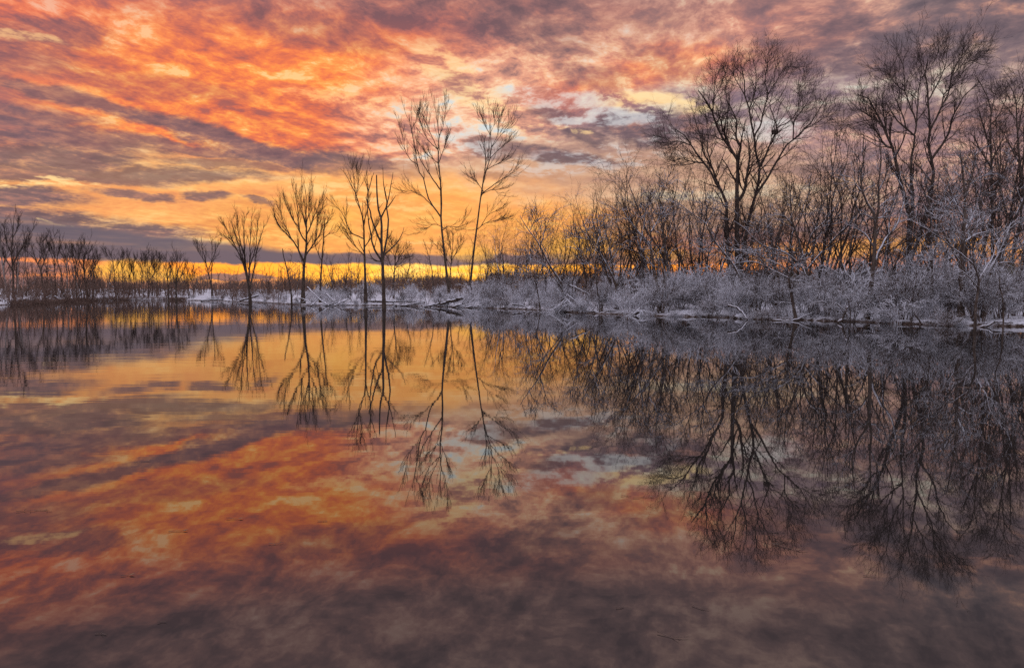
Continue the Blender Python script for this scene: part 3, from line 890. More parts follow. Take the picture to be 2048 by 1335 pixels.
# --- the broad tree with the nest
big = traced_tree('broad_tree', 'broadest tree of the right bank, many-stemmed dome of twigs holding a dark bird nest', 'tree', 66,
    [(1476, 566), (1475, 520), (1474, 470), (1474, 421), (1474, 372), (1476, 330), (1472, 312), (1456, 291), (1437, 262), (1427, 230), (1419, 213), (1409, 197), (1396, 180)],
    [[(1470, 560), (1454, 530), (1450, 440), (1450, 400), (1436, 372), (1422, 345), (1413, 333), (1398, 312), (1384, 297), (1372, 272), (1350, 258)],
     [(1450, 402), (1432, 358), (1423, 334), (1406, 305), (1401, 275), (1396, 256), (1386, 230)],
     [(1425, 337), (1415, 295), (1419, 265), (1424, 244)],
     [(1384, 297), (1360, 285), (1340, 283), (1328, 272)],
     [(1427, 232), (1428, 205), (1429, 168), (1427, 148)],
     [(1468, 305), (1448, 262), (1440, 236), (1432, 212)],
     [(1476, 328), (1482, 301), (1472, 275), (1473, 242), (1456, 207), (1452, 186)],
     [(1476, 560), (1493, 456), (1501, 421), (1510, 393), (1518, 351), (1521, 336), (1513, 305), (1507, 271), (1501, 256), (1499, 217), (1489, 189), (1488, 168), (1482, 132)],
     [(1507, 272), (1519, 252), (1528, 217), (1536, 189), (1530, 162), (1534, 130), (1536, 110)],
     [(1536, 190), (1552, 164), (1562, 146), (1571, 132)],
     [(1521, 334), (1540, 291), (1548, 271), (1554, 256), (1546, 232), (1540, 210), (1546, 185)],
     [(1554, 258), (1583, 240), (1597, 215), (1599, 174), (1606, 155), (1610, 140)],
     [(1510, 393), (1533, 358), (1554, 324), (1568, 297), (1593, 275), (1612, 256), (1636, 225), (1650, 200), (1658, 188)],
     [(1583, 285), (1587, 245), (1604, 220), (1622, 192), (1628, 178)],
     [(1476, 400), (1489, 383), (1497, 333), (1500, 300), (1494, 270)],
     [(1489, 189), (1472, 160), (1462, 140)],
     [(1499, 220), (1510, 185), (1512, 150), (1506, 118)],
     [(1413, 333), (1385, 325), (1362, 318), (1348, 322)],
     [(1612, 256), (1632, 246), (1656, 232)]],
    0.50, L3(15, 2.9, 6, 1.5, 4, 0.75, trunk=0.8, a=0.72, crook=0.2, f=0.45), seed=21, r1=0.12, up=0.05, depth=0.5, limb_r=0.52, crown_on_trunk=0.5)

# --- the multi-stemmed tree further right
traced_tree('upswept_tree', 'tall many-stemmed tree with upswept branches, highest on the right bank', 'tree', 62,
    [(1820, 566), (1818, 524), (1818, 473), (1820, 435), (1810, 396), (1797, 350), (1792, 325), (1786, 297), (1771, 265), (1761, 240), (1744, 211), (1731, 188), (1716, 190)],
    [[(1819, 520), (1824, 450), (1823, 396), (1822, 345), (1826, 300), (1827, 270), (1805, 253), (1786, 228), (1772, 205)],
     [(1827, 272), (1832, 245), (1819, 211), (1811, 180), (1805, 129), (1792, 108)],
     [(1830, 250), (1836, 186), (1842, 144), (1842, 95)],
     [(1824, 540), (1845, 460), (1862, 400), (1869, 345), (1866, 325), (1859, 291), (1861, 249), (1855, 207), (1851, 154), (1856, 120)],
     [(1861, 250), (1880, 215), (1897, 182), (1903, 152), (1918, 119), (1941, 90)],
     [(1857, 210), (1876, 169), (1891, 133), (1893, 104)],
     [(1866, 320), (1897, 270), (1904, 240), (1926, 196), (1952, 172), (1966, 168)],
     [(1786, 297), (1770, 290), (1752, 262), (1738, 248)],
     [(1761, 240), (1740, 232), (1722, 220)],
     [(1805, 253), (1800, 225), (1790, 195), (1782, 170)],
     [(1811, 180), (1790, 165), (1772, 140), (1758, 138)],
     [(1904, 152), (1925, 130), (1955, 118)],
     [(1851, 160), (1866, 130), (1878, 100)],
     [(1771, 265), (1768, 235), (1766, 205)],
     [(1880, 215), (1886, 190), (1916, 160), (1932, 130)]],
    0.46, L3(14, 2.7, 6, 1.4, 4, 0.7, trunk=0.8, a=0.62, crook=0.17, f=0.45), seed=22, r1=0.12, up=0.07, depth=0.5, limb_r=0.55, crown_on_trunk=0.5)
traced_tree('edge_tree', 'dark twiggy tree rising right of the upswept tree, near the right picture edge', 'tree', 55,
    [(1984, 560), (1985, 480), (1984, 400), (1983, 333), (1981, 259), (1981, 211), (1962, 169), (1948, 148)],
    [[(1983, 340), (1960, 300), (1945, 270), (1930, 262)], [(1982, 262), (1998, 235), (2010, 205), (2015, 180)], [(1981, 215), (1990, 190), (1996, 168)], [(1984, 380), (2008, 340), (2022, 300)], [(1983, 300), (1966, 250), (1955, 215)], [(1984, 330), (2000, 290), (2012, 262)]],
    0.26, L3(10, 2.0, 5, 1.1, 3, 0.6, a=0.75, crook=0.2), seed=23, r1=0.12, depth=0.5)
traced_tree('outermost_tree', 'tree cut by the right picture edge, its crown reaching high above the snow', 'tree', 48,
    [(2066, 590), (2060, 480), (2048, 400), (2040, 330), (2034, 249), (2031, 196), (2018, 170), (2012, 160)],
    [[(2036, 260), (2046, 200), (2044, 165), (2036, 140)], [(2040, 330), (2020, 290), (2006, 262)], [(2050, 410), (2020, 380), (1996, 372)], [(2046, 380), (2062, 320), (2066, 260)], [(2032, 220), (2050, 175), (2056, 140)], [(2033, 240), (2014, 215), (2000, 205)], [(2044, 350), (2056, 240), (2060, 190)]],
    0.25, L3(10, 2.0, 5, 1.1, 3, 0.6, a=0.75, crook=0.2), seed=24, r1=0.12, depth=0.5)

# --- snowy trees nearer the water on the right
SNOWY = (BARK_SNOW, TWIG_SNOW)
traced_tree('waterside_tree', 'brown trunk rising straight from the waterline, forked high, with snow-lined branches', 'tree', 41.5,
    [(1733, 640), (1739, 600), (1745, 549), (1749, 498), (1750, 437), (1740, 415), (1729, 396), (1721, 358), (1727, 320), (1732, 290)],
    [[(1750, 445), (1757, 410), (1757, 371), (1762, 320), (1760, 285)], [(1748, 545), (1764, 493), (1782, 465), (1798, 442), (1809, 396), (1803, 371), (1790, 350)],
     [(1749, 490), (1734, 470), (1720, 460), (1706, 455)], [(1757, 380), (1772, 350), (1780, 320)], [(1729, 396), (1712, 370), (1704, 350)], [(1752, 440), (1765, 434), (1775, 415)]],
    0.27, L3(6, 1.53, 4, 0.90, 3, 0.45, crook=0.2, a=0.75, trunk=0.7), seed=31, r1=0.12, mats=SNOWY, depth=0.35, crown_on_trunk=0.55)
traced_tree('snow_lined_tree', 'low tree forking into thick snow-topped limbs that lean right, left of the waterside trunk', 'tree', 48,
    [(1622, 606), (1616, 565), (1611, 532), (1600, 492), (1589, 454), (1583, 437), (1581, 400), (1578, 360)],
    [[(1612, 530), (1621, 479), (1631, 463), (1657, 435), (1678, 404), (1690, 380)], [(1613, 532), (1623, 521), (1657, 486), (1699, 446), (1715, 430)], [(1614, 520), (1631, 488), (1632, 465), (1622, 440), (1612, 420)],
     [(1631, 463), (1650, 452), (1680, 446)], [(1589, 454), (1570, 432), (1548, 425)], [(1583, 437), (1596, 400), (1606, 370)]],
    0.22, L3(6, 1.71, 4, 1.00, 2, 0.50, crook=0.2, a=0.75), seed=32, r1=0.15, mats=SNOWY, depth=0.35)
traced_tree('drooping_tree', 'short dark trunk at the waterline with one long snowy limb arching far left', 'tree', 44,
    [(1591, 634), (1586, 606), (1581, 580), (1577, 552), (1576, 545)],
    [[(1577, 556), (1568, 552), (1536, 535), (1505, 523), (1474, 525), (1447, 515), (1413, 509)], [(1576, 546), (1560, 530), (1530, 516), (1500, 500)], [(1577, 548), (1590, 530), (1600, 520)], [(1536, 535), (1510, 512), (1490, 505)], [(1578, 560), (1600, 560), (1630, 572)]],
    0.17, L3(7, 1.26, 4, 0.80, 2, 0.40, crook=0.2, a=0.8, us=0.2), seed=33, r1=0.5, mats=SNOWY, depth=0.3, up=0.0)
traced_tree('left_leaning_tree', 'thin snow-lined tree leaning steeply left in front of the nest tree foot', 'tree', 53,
    [(1489, 576), (1466, 528), (1443, 500), (1422, 471), (1411, 446), (1392, 433), (1352, 402)],
    [[(1422, 471), (1412, 430), (1408, 400)], [(1443, 500), (1424, 494), (1404, 490)], [(1392, 433), (1380, 405), (1375, 380)], [(1411, 446), (1430, 420), (1440, 400)]],
    0.17, L3(7, 1.71, 4, 1.00, 2, 0.50, crook=0.2, a=0.8), seed=34, r1=0.2, mats=SNOWY, depth=0.3)
traced_tree('bowing_tree', 'tree bowing left with parallel snow-covered branches above the waterline thicket', 'tree', 46,
    [(1622, 596), (1610, 548), (1602, 532), (1571, 505), (1533, 494), (1510, 479), (1489, 456), (1468, 442)],
    [[(1600, 534), (1560, 512), (1520, 500), (1480, 500), (1452, 498)], [(1571, 505), (1548, 488), (1538, 470)], [(1606, 545), (1575, 522), (1545, 512), (1520, 520)], [(1533, 494), (1520, 470), (1515, 450)]],
    0.16, L3(8, 1.44, 4, 0.85, 2, 0.42, crook=0.2, a=0.7), seed=35, r1=0.2, mats=SNOWY, depth=0.3)
traced_tree('double_leaning_tree', 'dark tree at the bank with two stems leaning left, snow along their upper sides', 'tree', 55,
    [(1319, 594), (1314, 565), (1309, 542), (1302, 500), (1299, 488), (1275, 462), (1256, 437), (1244, 417)],
    [[(1316, 580), (1328, 562), (1319, 525), (1300, 494), (1290, 482)], [(1300, 490), (1301, 467), (1296, 425), (1297, 390)], [(1275, 462), (1270, 435), (1276, 410)], [(1256, 437), (1240, 432), (1226, 425)], [(1301, 467), (1316, 440), (1322, 420)]],
    0.23, L3(7, 1.89, 4, 1.10, 2, 0.55, crook=0.2, a=0.75), seed=36, r1=0.2, mats=SNOWY, depth=0.35)
traced_tree('upright_thin_tree', 'thin upright tree close right of the double leaning tree', 'tree', 60,
    [(1339, 575), (1338, 555), (1329, 480), (1324, 445), (1319, 400), (1318, 355)],
    [[(1326, 455), (1340, 420), (1350, 390)], [(1324, 445), (1306, 415), (1300, 385)], [(1330, 485), (1344, 462), (1356, 440)], [(1320, 405), (1332, 375), (1336, 350)]],
    0.2, L3(7, 1.98, 4, 1.10, 2, 0.55, crook=0.2, a=0.7), seed=37, r1=0.15, depth=0.4, mats=(BARK, TWIG_SNOW))
traced_tree('arching_tree', 'tree with two parallel snow-lined trunks sloping left from the brush pile', 'tree', 63,
    [(1126, 590), (1124, 568), (1099, 530), (1079, 490), (1054, 455), (1040, 432)],
    [[(1120, 574), (1091, 535), (1066, 502), (1046, 490)], [(1082, 496), (1094, 450), (1104, 430)], [(1062, 465), (1070, 440), (1074, 425)], [(1091, 535), (1070, 520), (1052, 516)]],
    0.2, L3(8, 1.98, 4, 1.10, 2, 0.55, crook=0.2, a=0.75), seed=38, r1=0.2, mats=SNOWY, depth=0.35)
traced_tree('sloping_tree', 'snow-lined tree sloping left midway between brush pile and double leaning tree', 'tree', 60,
    [(1234, 590), (1230, 565), (1216, 535), (1199, 505), (1180, 480), (1160, 455)],
    [[(1230, 560), (1221, 500), (1209, 455), (1205, 420)], [(1216, 535), (1236, 500), (1246, 470)], [(1199, 505), (1192, 470), (1196, 440)], [(1180, 480), (1160, 475), (1140, 470)]],
    0.2, L3(8, 1.98, 4, 1.10, 2, 0.55, crook=0.2, a=0.75), seed=39, r1=0.2, mats=SNOWY, depth=0.35)
traced_tree('thin_bank_tree', 'thin dark stem curving up from the bank right of the snowy brush pile', 'tree', 58,
    [(1204, 608), (1196, 592), (1191, 542), (1181, 505), (1170, 470), (1166, 440)], [[(1184, 515), (1196, 480), (1200, 450)], [(1190, 540), (1170, 520), (1155, 505)]], 0.13, L3(6, 1.53, 4, 0.90, 2, 0.50, crook=0.2), seed=40, r1=0.25, mats=SNOWY)
traced_tree('waterside_sapling', 'thin sapling at the waterline left of the snowy brush pile', 'sapling', 67,
    [(1080, 616), (1078, 600), (1071, 565), (1060, 540), (1048, 525)], [[(1073, 575), (1082, 545), (1085, 520)], [(1065, 550), (1050, 548), (1036, 545)]], 0.11, L3(6, 1.44, 4, 0.80, 2, 0.40, crook=0.2), seed=41, r1=0.3, mats=SNOWY)
traced_tree('pink_trunk_tree', 'straight reddish trunk at the waterline right of the forked waterside tree', 'tree', 41,
    [(1864, 640), (1864, 600), (1864, 549), (1862, 473), (1858, 400), (1850, 350)], [[(1862, 480), (1876, 440), (1884, 400)], [(1863, 520), (1846, 490), (1830, 470)], [(1860, 430), (1846, 400), (1838, 370)], [(1863, 500), (1884, 478), (1900, 470)]],
    0.17, L3(7, 1.53, 4, 0.90, 3, 0.45, crook=0.2, a=0.8), seed=42, r1=0.2, mats=SNOWY)
traced_tree('thick_trunk_tree', 'thick dark trunk with bushy snow-dusted foot, third from the right edge', 'tree', 38.5,
    [(1922, 648), (1922, 600), (1922, 549), (1927, 473), (1930, 400), (1925, 340), (1920, 300)], [[(1923, 540), (1900, 490), (1880, 450), (1868, 420)], [(1927, 473), (1946, 430), (1958, 390)], [(1928, 440), (1908, 400), (1896, 360)], [(1926, 490), (1950, 470), (1976, 462)], [(1922, 560), (1945, 540), (1960, 535)], [(1929, 400), (1945, 350), (1950, 320)]],
    0.27, L3(8, 1.62, 4, 0.95, 2, 0.48, crook=0.2, a=0.8), seed=43, r1=0.15, mats=SNOWY, depth=0.4)
traced_tree('spreading_sapling', 'slim forked sapling standing in the water with long snowy side branches reaching left', 'sapling', 35.2,
    [(1950, 656), (1952, 610), (1958, 560), (1948, 530), (1945, 500), (1944, 473), (1936, 440), (1930, 420)],
    [[(1958, 560), (1972, 535), (1986, 514), (1992, 490), (2008, 465), (2030, 440)], [(1946, 524), (1910, 496), (1864, 463), (1830, 445), (1803, 432)], [(1945, 500), (1925, 470), (1900, 455)], [(1955, 580), (1925, 545), (1890, 525), (1860, 518)], [(1944, 473), (1960, 450), (1985, 440)], [(1986, 514), (2010, 500), (2040, 492)], [(1910, 496), (1890, 498), (1868, 508)], [(1940, 455), (1915, 430), (1895, 400)]],
    0.12, L3(8, 1.17, 4, 0.70, 2, 0.36, crook=0.2, a=0.85, us=0.35), seed=44, r1=0.2, mats=(BARK_SNOW, BOUGH_SNOW), depth=0.4, base_z=-0.2)
traced_tree('leaning_edge_tree', 'dark thick trunk curving up to the right beside the spreading sapling', 'tree', 39.5,
    [(1966, 646), (1970, 600), (1976, 560), (1981, 537), (1999, 508), (2017, 463), (2042, 409), (2056, 370)], [[(1999, 508), (2000, 470), (1996, 430), (2000, 400)], [(2017, 463), (2044, 440), (2066, 430)], [(1981, 537), (2010, 525), (2040, 530)], [(2042, 409), (2030, 370), (2020, 330)]],
    0.22, L3(8, 1.53, 4, 0.90, 2, 0.46, crook=0.2, a=0.8), seed=45, r1=0.25, mats=SNOWY, depth=0.35)
traced_tree('bare_snag', 'bare thin snag standing in the water near the right picture edge', 'dead trunk', 33.5,
    [(2006, 662), (2007, 620), (2004, 590), (1998, 570), (2000, 556)], [[(2004, 592), (2014, 580), (2018, 574)]], 0.065, L3(2, 0.3, 1, 0.15, 0, 0, trunk=0.5), seed=46, r1=0.5, mats=(BARK, TWIG), base_z=-0.3)

# --- the nest sits in a fork of the broad tree
nrng = np.random.default_rng(77)
fork = None
best = 1e9
tgt = (1549, 267)
for ch in big.children:
    if ch.name.startswith('limb'):
        for v in ch.data.vertices:
            w = np.array(v.co) + np.array(big.location)
            rel = w - np.array([0, 0, CAM_H])
            q = rel / w[1]
            sx = 1024 + F * q[0] / (math.cos(PITCH) - q[2] * math.sin(PITCH))
            sy = 667.5 - F * (q[2] * math.cos(PITCH) + math.sin(PITCH)) / (math.cos(PITCH) - q[2] * math.sin(PITCH))
            e = (sx - tgt[0]) ** 2 + (sy - tgt[1]) ** 2
            if e < best:
                best, fork = e, w
nest = empty('bird_nest', Vector(fork))
tag(nest, 'dark ball of twigs lodged in a fork of the broadest tree', 'bird nest')
N = 260
th = nrng.uniform(0, 2 * np.pi, N)
ph = nrng.uniform(-0.9, 0.5, N)
c = np.stack([np.cos(th) * np.cos(ph) * 0.25, np.sin(th) * np.cos(ph) * 0.25, np.sin(ph) * 0.22 + 0.12], 1)
dirs = norm(np.stack([-np.sin(th), np.cos(th), nrng.normal(0, 0.5, N)], 1) + nrng.normal(0, 0.3, (N, 3)))
ln = nrng.uniform(0.08, 0.2, N)[:, None]
P = np.stack([c - dirs * ln, c + nrng.normal(0, 0.02, (N, 3)), c + dirs * ln], 1)
tube_mesh([(P, np.full((N, 3), 0.022), 3)], 'nest_twigs', WET, nest)['kind'] = 'stuff'
uu, vvv = np.meshgrid(np.linspace(0, 2 * np.pi, 13)[:-1], np.linspace(-1.4, 0.5, 6))
bowl = np.stack([np.cos(uu) * np.cos(vvv) * 0.23, np.sin(uu) * np.cos(vvv) * 0.23, np.sin(vvv) * 0.2 + 0.12], -1).reshape(-1, 3)
bi = np.arange(72).reshape(6, 12)
bj = np.roll(bi, -1, 1)
link_mesh('nest_cup', bowl, np.stack([bi[:-1], bj[:-1], bj[1:], bi[1:]], -1).reshape(-1, 4), WET, nest)

# ------------------------------------------------------------------ thicket of slim trees behind the waterside ones
def proto_tree(seed, name, height=9.0, stems=1, lean=0.15, mats=(BARK, TWIG), spread=0.35, open_=0.74, reach=0.40, crook=0.2):
    rng = np.random.default_rng(seed)
    root = empty(name, (0, 0, 0))
    P, R = [], []
    for k in range(stems):
        n = 10
        h = height * (1 if k == 0 else rng.uniform(0.6, 0.9))
        a = rng.uniform(0, 2 * np.pi)
        s = np.linspace(0, 1, n)
        out = (lean if k == 0 else spread) * h * (0.35 * s + 0.65 * s ** 1.6)
        p = np.stack([np.cos(a) * out, np.sin(a) * out, s * h - 0.3], 1)
        p[2:] += np.cumsum(rng.normal(0, 0.018 * h, (n - 2, 3)) * [1, 1, 0.2], axis=0)
        P.append(p)
        R.append((0.0085 * height + 0.015) * (1 if k == 0 else 0.75) * (1 - 0.85 * s))
    P, R = np.array(P), np.array(R)
    l1, _ = None, None
    b1 = offshoots(P, R, 11 if stems < 3 else 7, 0.2, 0.97, reach * height, angle=open_, up=0.06, wig=crook, rmin=0.011, n=6, rng=rng, fall=0.55, upstart=0.3)
    b2 = offshoots(*b1, 5, 0.12, 0.98, 0.42 * reach * height, angle=open_, up=0.04, wig=crook, rmin=0.0085, n=4, rng=rng, fall=0.4)
    b3 = offshoots(*b2, 4, 0.12, 0.98, 0.19 * reach * height, angle=open_, up=0.04, wig=crook, rmin=0.0075, n=3, rng=rng, fall=0.3)
    for k in range(stems):
        tube_mesh([(P[k:k + 1], R[k:k + 1], 6)], 'trunk' if k == 0 else 'side_stem', mats[0], root)
    tube_mesh([(*b1, 3), (*b2, 3), (*b3, 3)], 'crown', mats[1], root)
    root['height'] = height
    return root


PLACED = set()


def place(proto, x, y, H, rotz, label, cat, group, width=1.0, dz=0.0):
    s = H / proto['height']
    loc = (x, y, gz(x, y) + dz)
    if proto.name not in PLACED:
        PLACED.add(proto.name)
        o = proto
        o.location = loc
        o.rotation_euler = (0, 0, rotz)
        o.scale = (s * width, s * width, s)
        o['label'] = label
        o['group'] = group
    else:
        o = copy_thing(proto, loc, rotz, (s * width, s * width, s), label, group)
    o['category'] = cat
    return o


prng = np.random.default_rng(404)
thick = [proto_tree(500 + i, 'thicket_tree', 9.0, stems=(1, 2, 1, 3, 2, 1, 2, 3)[i], lean=(0.1, 0.25, 0.35, 0.15, 0.3, 0.2, 0.4, 0.25)[i],
                    mats=((BARK, TWIG), (BARK, TWIG), (BARK_SNOW, TWIG), (BARK, TWIG), (BARK_SNOW, TWIG), (BARK, TWIG), (BARK_SNOW, TWIG_SNOW), (BARK, TWIG))[i]) for i in range(8)]
ENV = np.array([(930, 485), (1000, 440), (1060, 424), (1110, 432), (1160, 415), (1210, 392), (1260, 352), (1320, 330), (1380, 345), (1480, 370), (1560, 350), (1640, 275), (1690, 255), (1740, 310), (1800, 330), (1880, 300), (1950, 250), (2070, 215)], float)
ZONES = [(1100, 'slim twiggy tree in the low thicket right of the leaning slender tree'),
         (1260, 'slim twiggy tree in the thicket above the snowy brush pile'),
         (1420, 'slim twiggy tree in the thicket left of the nest tree'),
         (1530, 'slim twiggy tree standing among the stems of the nest tree'),
         (1600, 'slim twiggy tree under the right half of the nest tree crown'),
         (1690, 'slim twiggy tree in the gap between nest tree and waterside trunk'),
         (1780, 'slim twiggy tree close behind the forked waterside trunk'),
         (1880, 'slim twiggy tree among the stems of the upswept tree'),
         (1970, 'slim twiggy tree between the upswept tree and the edge trees'),
         (9999, 'slim twiggy tree in the dense wood at the right picture edge')]


def shore_D(px):
    xs = np.array([p[0] for p in SHORE_PX], float)
    ys = np.array([p[1] for p in SHORE_PX], float)
    return on_water(px, float(np.interp(px, xs, ys)))[1]


k = 0
for px in np.concatenate([np.arange(945, 2075, 18.5), np.arange(1010, 1440, 26), np.arange(1500, 2075, 80)]):
    px = px + prng.uniform(-10, 10)
    near = shore_D(px)
    D = near + (prng.uniform(4, 30) if k < 62 else prng.uniform(16, 44))
    top = np.interp(px, ENV[:, 0], ENV[:, 1]) - 6 + abs(prng.normal(0, 38)) * (0.25 if k % 3 == 0 or k >= 62 else 1.1)
    d = pdir(px, 600)
    x = d.x / d.y * D
    H = at(px, min(top, 520), D)[2] - gz(x, D)
    zone = next(z for lim, z in ZONES if px < lim)
    place(thick[k % 8], x, D, H, prng.uniform(0, 6.28), zone, 'tree', 'slim trees of the thicket on the right bank', width=prng.uniform(0.75, 1.05))
    k += 1
slim = [proto_tree(530 + i, 'far_tree', 9.0, stems=(1, 1, 2, 1)[i], lean=(0.05, 0.15, 0.1, 0.25)[i], mats=((BARK, TWIG), (BARK_PALE, TWIG), (BARK, TWIG), (BARK_PALE, TWIG))[i], spread=0.2, open_=0.42, reach=0.26, crook=0.1) for i in range(4)]
# thin far trees in rows on the distant shore
for px, top, D, zone in [(195, 530, 170, 0), (205, 522, 165, 0), (214, 535, 172, 0), (236, 528, 168, 0), (278, 530, 172, 0), (322, 535, 175, 0), (345, 538, 170, 0), (366, 540, 172, 0), (388, 545, 170, 0), (75, 520, 150, 0), (122, 515, 150, 0), (163, 520, 155, 0), (53, 525, 150, 0),
                         (8, 470, 150, 0), (20, 490, 146, 0), (33, 470, 150, 0), (46, 485, 145, 0), (58, 480, 152, 0), (70, 500, 142, 0), (98, 485, 152, 0), (105, 530, 142, 0), (128, 488, 150, 0), (140, 525, 146, 0), (146, 490, 156, 0), (158, 492, 150, 0), (168, 525, 145, 0), (180, 495, 155, 0), (193, 515, 160, 0), (216, 505, 164, 0), (252, 522, 166, 0), (284, 528, 164, 0), (300, 522, 170, 0), (331, 540, 172, 0), (444, 545, 150, 1), (460, 540, 150, 1), (536, 530, 130, 1), (552, 540, 126, 1), (573, 530, 122, 1), (594, 520, 118, 1), (659, 515, 112, 2), (672, 505, 116, 2), (688, 500, 112, 2), (702, 515, 114, 2), (716, 510, 116, 2), (745, 510, 118, 2), (812, 500, 116, 2), (826, 522, 116, 2), (850, 520, 122, 3), (872, 522, 126, 3), (925, 515, 126, 3), (938, 530, 122, 3), (966, 512, 112, 3), (982, 505, 110, 3)]:
    d = pdir(px, 600)
    x = d.x / d.y * D
    H = at(px, top, D)[2] - gz(x, D)
    lab = ['thin bare tree in the rear row along the left shore', 'thin low tree on the brown shore beside the multi-stem tree',
           'thin low tree in the row behind the dead tree and fan-shaped tree', 'thin low tree before the bright slit of sky by the slender pair'][zone]
    place(slim[k % 4], x, D, H, prng.uniform(0, 6.28), lab, 'tree', ['rear trees of the left shore', 'low trees on the middle shore', 'low trees behind the dead tree', 'low trees by the slender pair'][zone], width=prng.uniform(0.8, 1.15))
    k += 1


# ------------------------------------------------------------------ snow-covered shrubs on the bank
def proto_shrub(seed, h=2.2, stems=13, spread=0.75, arch=0.5, mat=SHRUB_SNOW, name='snowy_shrub', thick=0.022, fat=1.0, bush=6):
    rng = np.random.default_rng(seed)
    root = empty(name, (0, 0, 0))
    a = rng.uniform(0, 2 * np.pi, stems)
    n = 7
    s = np.linspace(0, 1, n)[None, :]
    reach = rng.uniform(0.15, 1.0, (stems, 1)) * spread * h
    hh = h * rng.uniform(0.55, 1.0, (stems, 1))
    rr = 0.12 * h * rng.uniform(0, 1, (stems, 1)) + reach * s ** 1.3
    z = hh * (s * (1 + arch) - arch * s ** 2.2) - 0.1
    P = np.stack([np.cos(a)[:, None] * rr, np.sin(a)[:, None] * rr, z], -1)
    P[:, 2:] += np.cumsum(rng.normal(0, 0.03 * h, (stems, n - 2, 3)), axis=1) * 0.6
    R = thick * (1 - 0.6 * s) * np.ones((stems, 1))
    b1 = offshoots(P, R, bush, 0.15, 0.98, 0.5 * h, angle=0.7, up=0.0, wig=0.16, rmin=0.016 * fat, n=5, rng=rng, fall=0.35, upstart=0.25)
    b2 = offshoots(*b1, 5, 0.1, 0.98, 0.24 * h, angle=0.75, up=-0.02, wig=0.18, rmin=0.0135 * fat, n=4, rng=rng, fall=0.3, upstart=0.2)
    b3 = offshoots(*b2, 2, 0.1, 0.98, 0.13 * h, angle=0.85, up=-0.02, wig=0.2, rmin=0.012 * fat, n=3, rng=rng, fall=0.2, upstart=0.2)
    tube_mesh([(P, R, 4)], 'stems', mat, root)['kind'] = 'stuff'
    tube_mesh([(*b1, 3), (*b2, 3), (*b3, 3)], 'foliage', mat, root).name = 'crown'
    root['height'] = h
    return root


shrubs = [proto_shrub(700 + i, h=2.2, stems=(13, 8, 16, 7, 10, 14, 9, 12)[i], spread=(0.7, 1.1, 0.45, 1.3, 0.8, 0.9, 0.5, 1.0)[i], arch=(0.4, 1.0, 0.1, 1.3, 0.6, 0.5, 0.15, 0.8)[i],
                      mat=(SHRUB_SNOW, TWIG_SNOW, SHRUB_SNOW, SHRUB_SNOW, SHRUB_BROWN, SHRUB_SNOW, SHRUB_BROWN, SHRUB_SNOW)[i], fat=(1.0, 1.9, 0.9, 1.9, 1.15, 0.9, 1.4, 1.2)[i], bush=(6, 4, 6, 4, 5, 7, 4, 5)[i]) for i in range(8)]
SZ = [(640, 'low snow-dusted shrub on the flat shore below the multi-stem tree', 'snowy shrubs below the multi-stem tree'),
      (860, 'low snowy shrub on the bank behind the long snow-capped log', 'snowy shrubs behind the long log'),
      (1010, 'snowy shrub on the bank at the feet of the two slender trees', 'snowy shrubs below the slender trees'),
      (1260, 'snowy shrub on the bank around the brush pile and sloping trees', 'snowy shrubs around the brush pile'),
      (1450, 'snowy shrub on the bank below the double leaning tree', 'snowy shrubs below the double leaning tree'),
      (1640, 'rounded snowy shrub on the bank below the nest tree', 'rounded snowy shrubs below the nest tree'),
      (1800, 'snowy shrub on the bank around the forked waterside trunk', 'snowy shrubs around the waterside trunk'),
      (9999, 'snowy shrub in the undergrowth between the trunks at the right edge', 'snowy shrubs at the right edge')]
right_shore = [q for q in fine if q[0] > on_water(375, 600)[0] and q[1] < 175]
right_shore = np.array(right_shore)
seg = np.linalg.norm(np.diff(right_shore, axis=0), axis=1)
cum = np.concatenate([[0], np.cumsum(seg)])
kk = 0
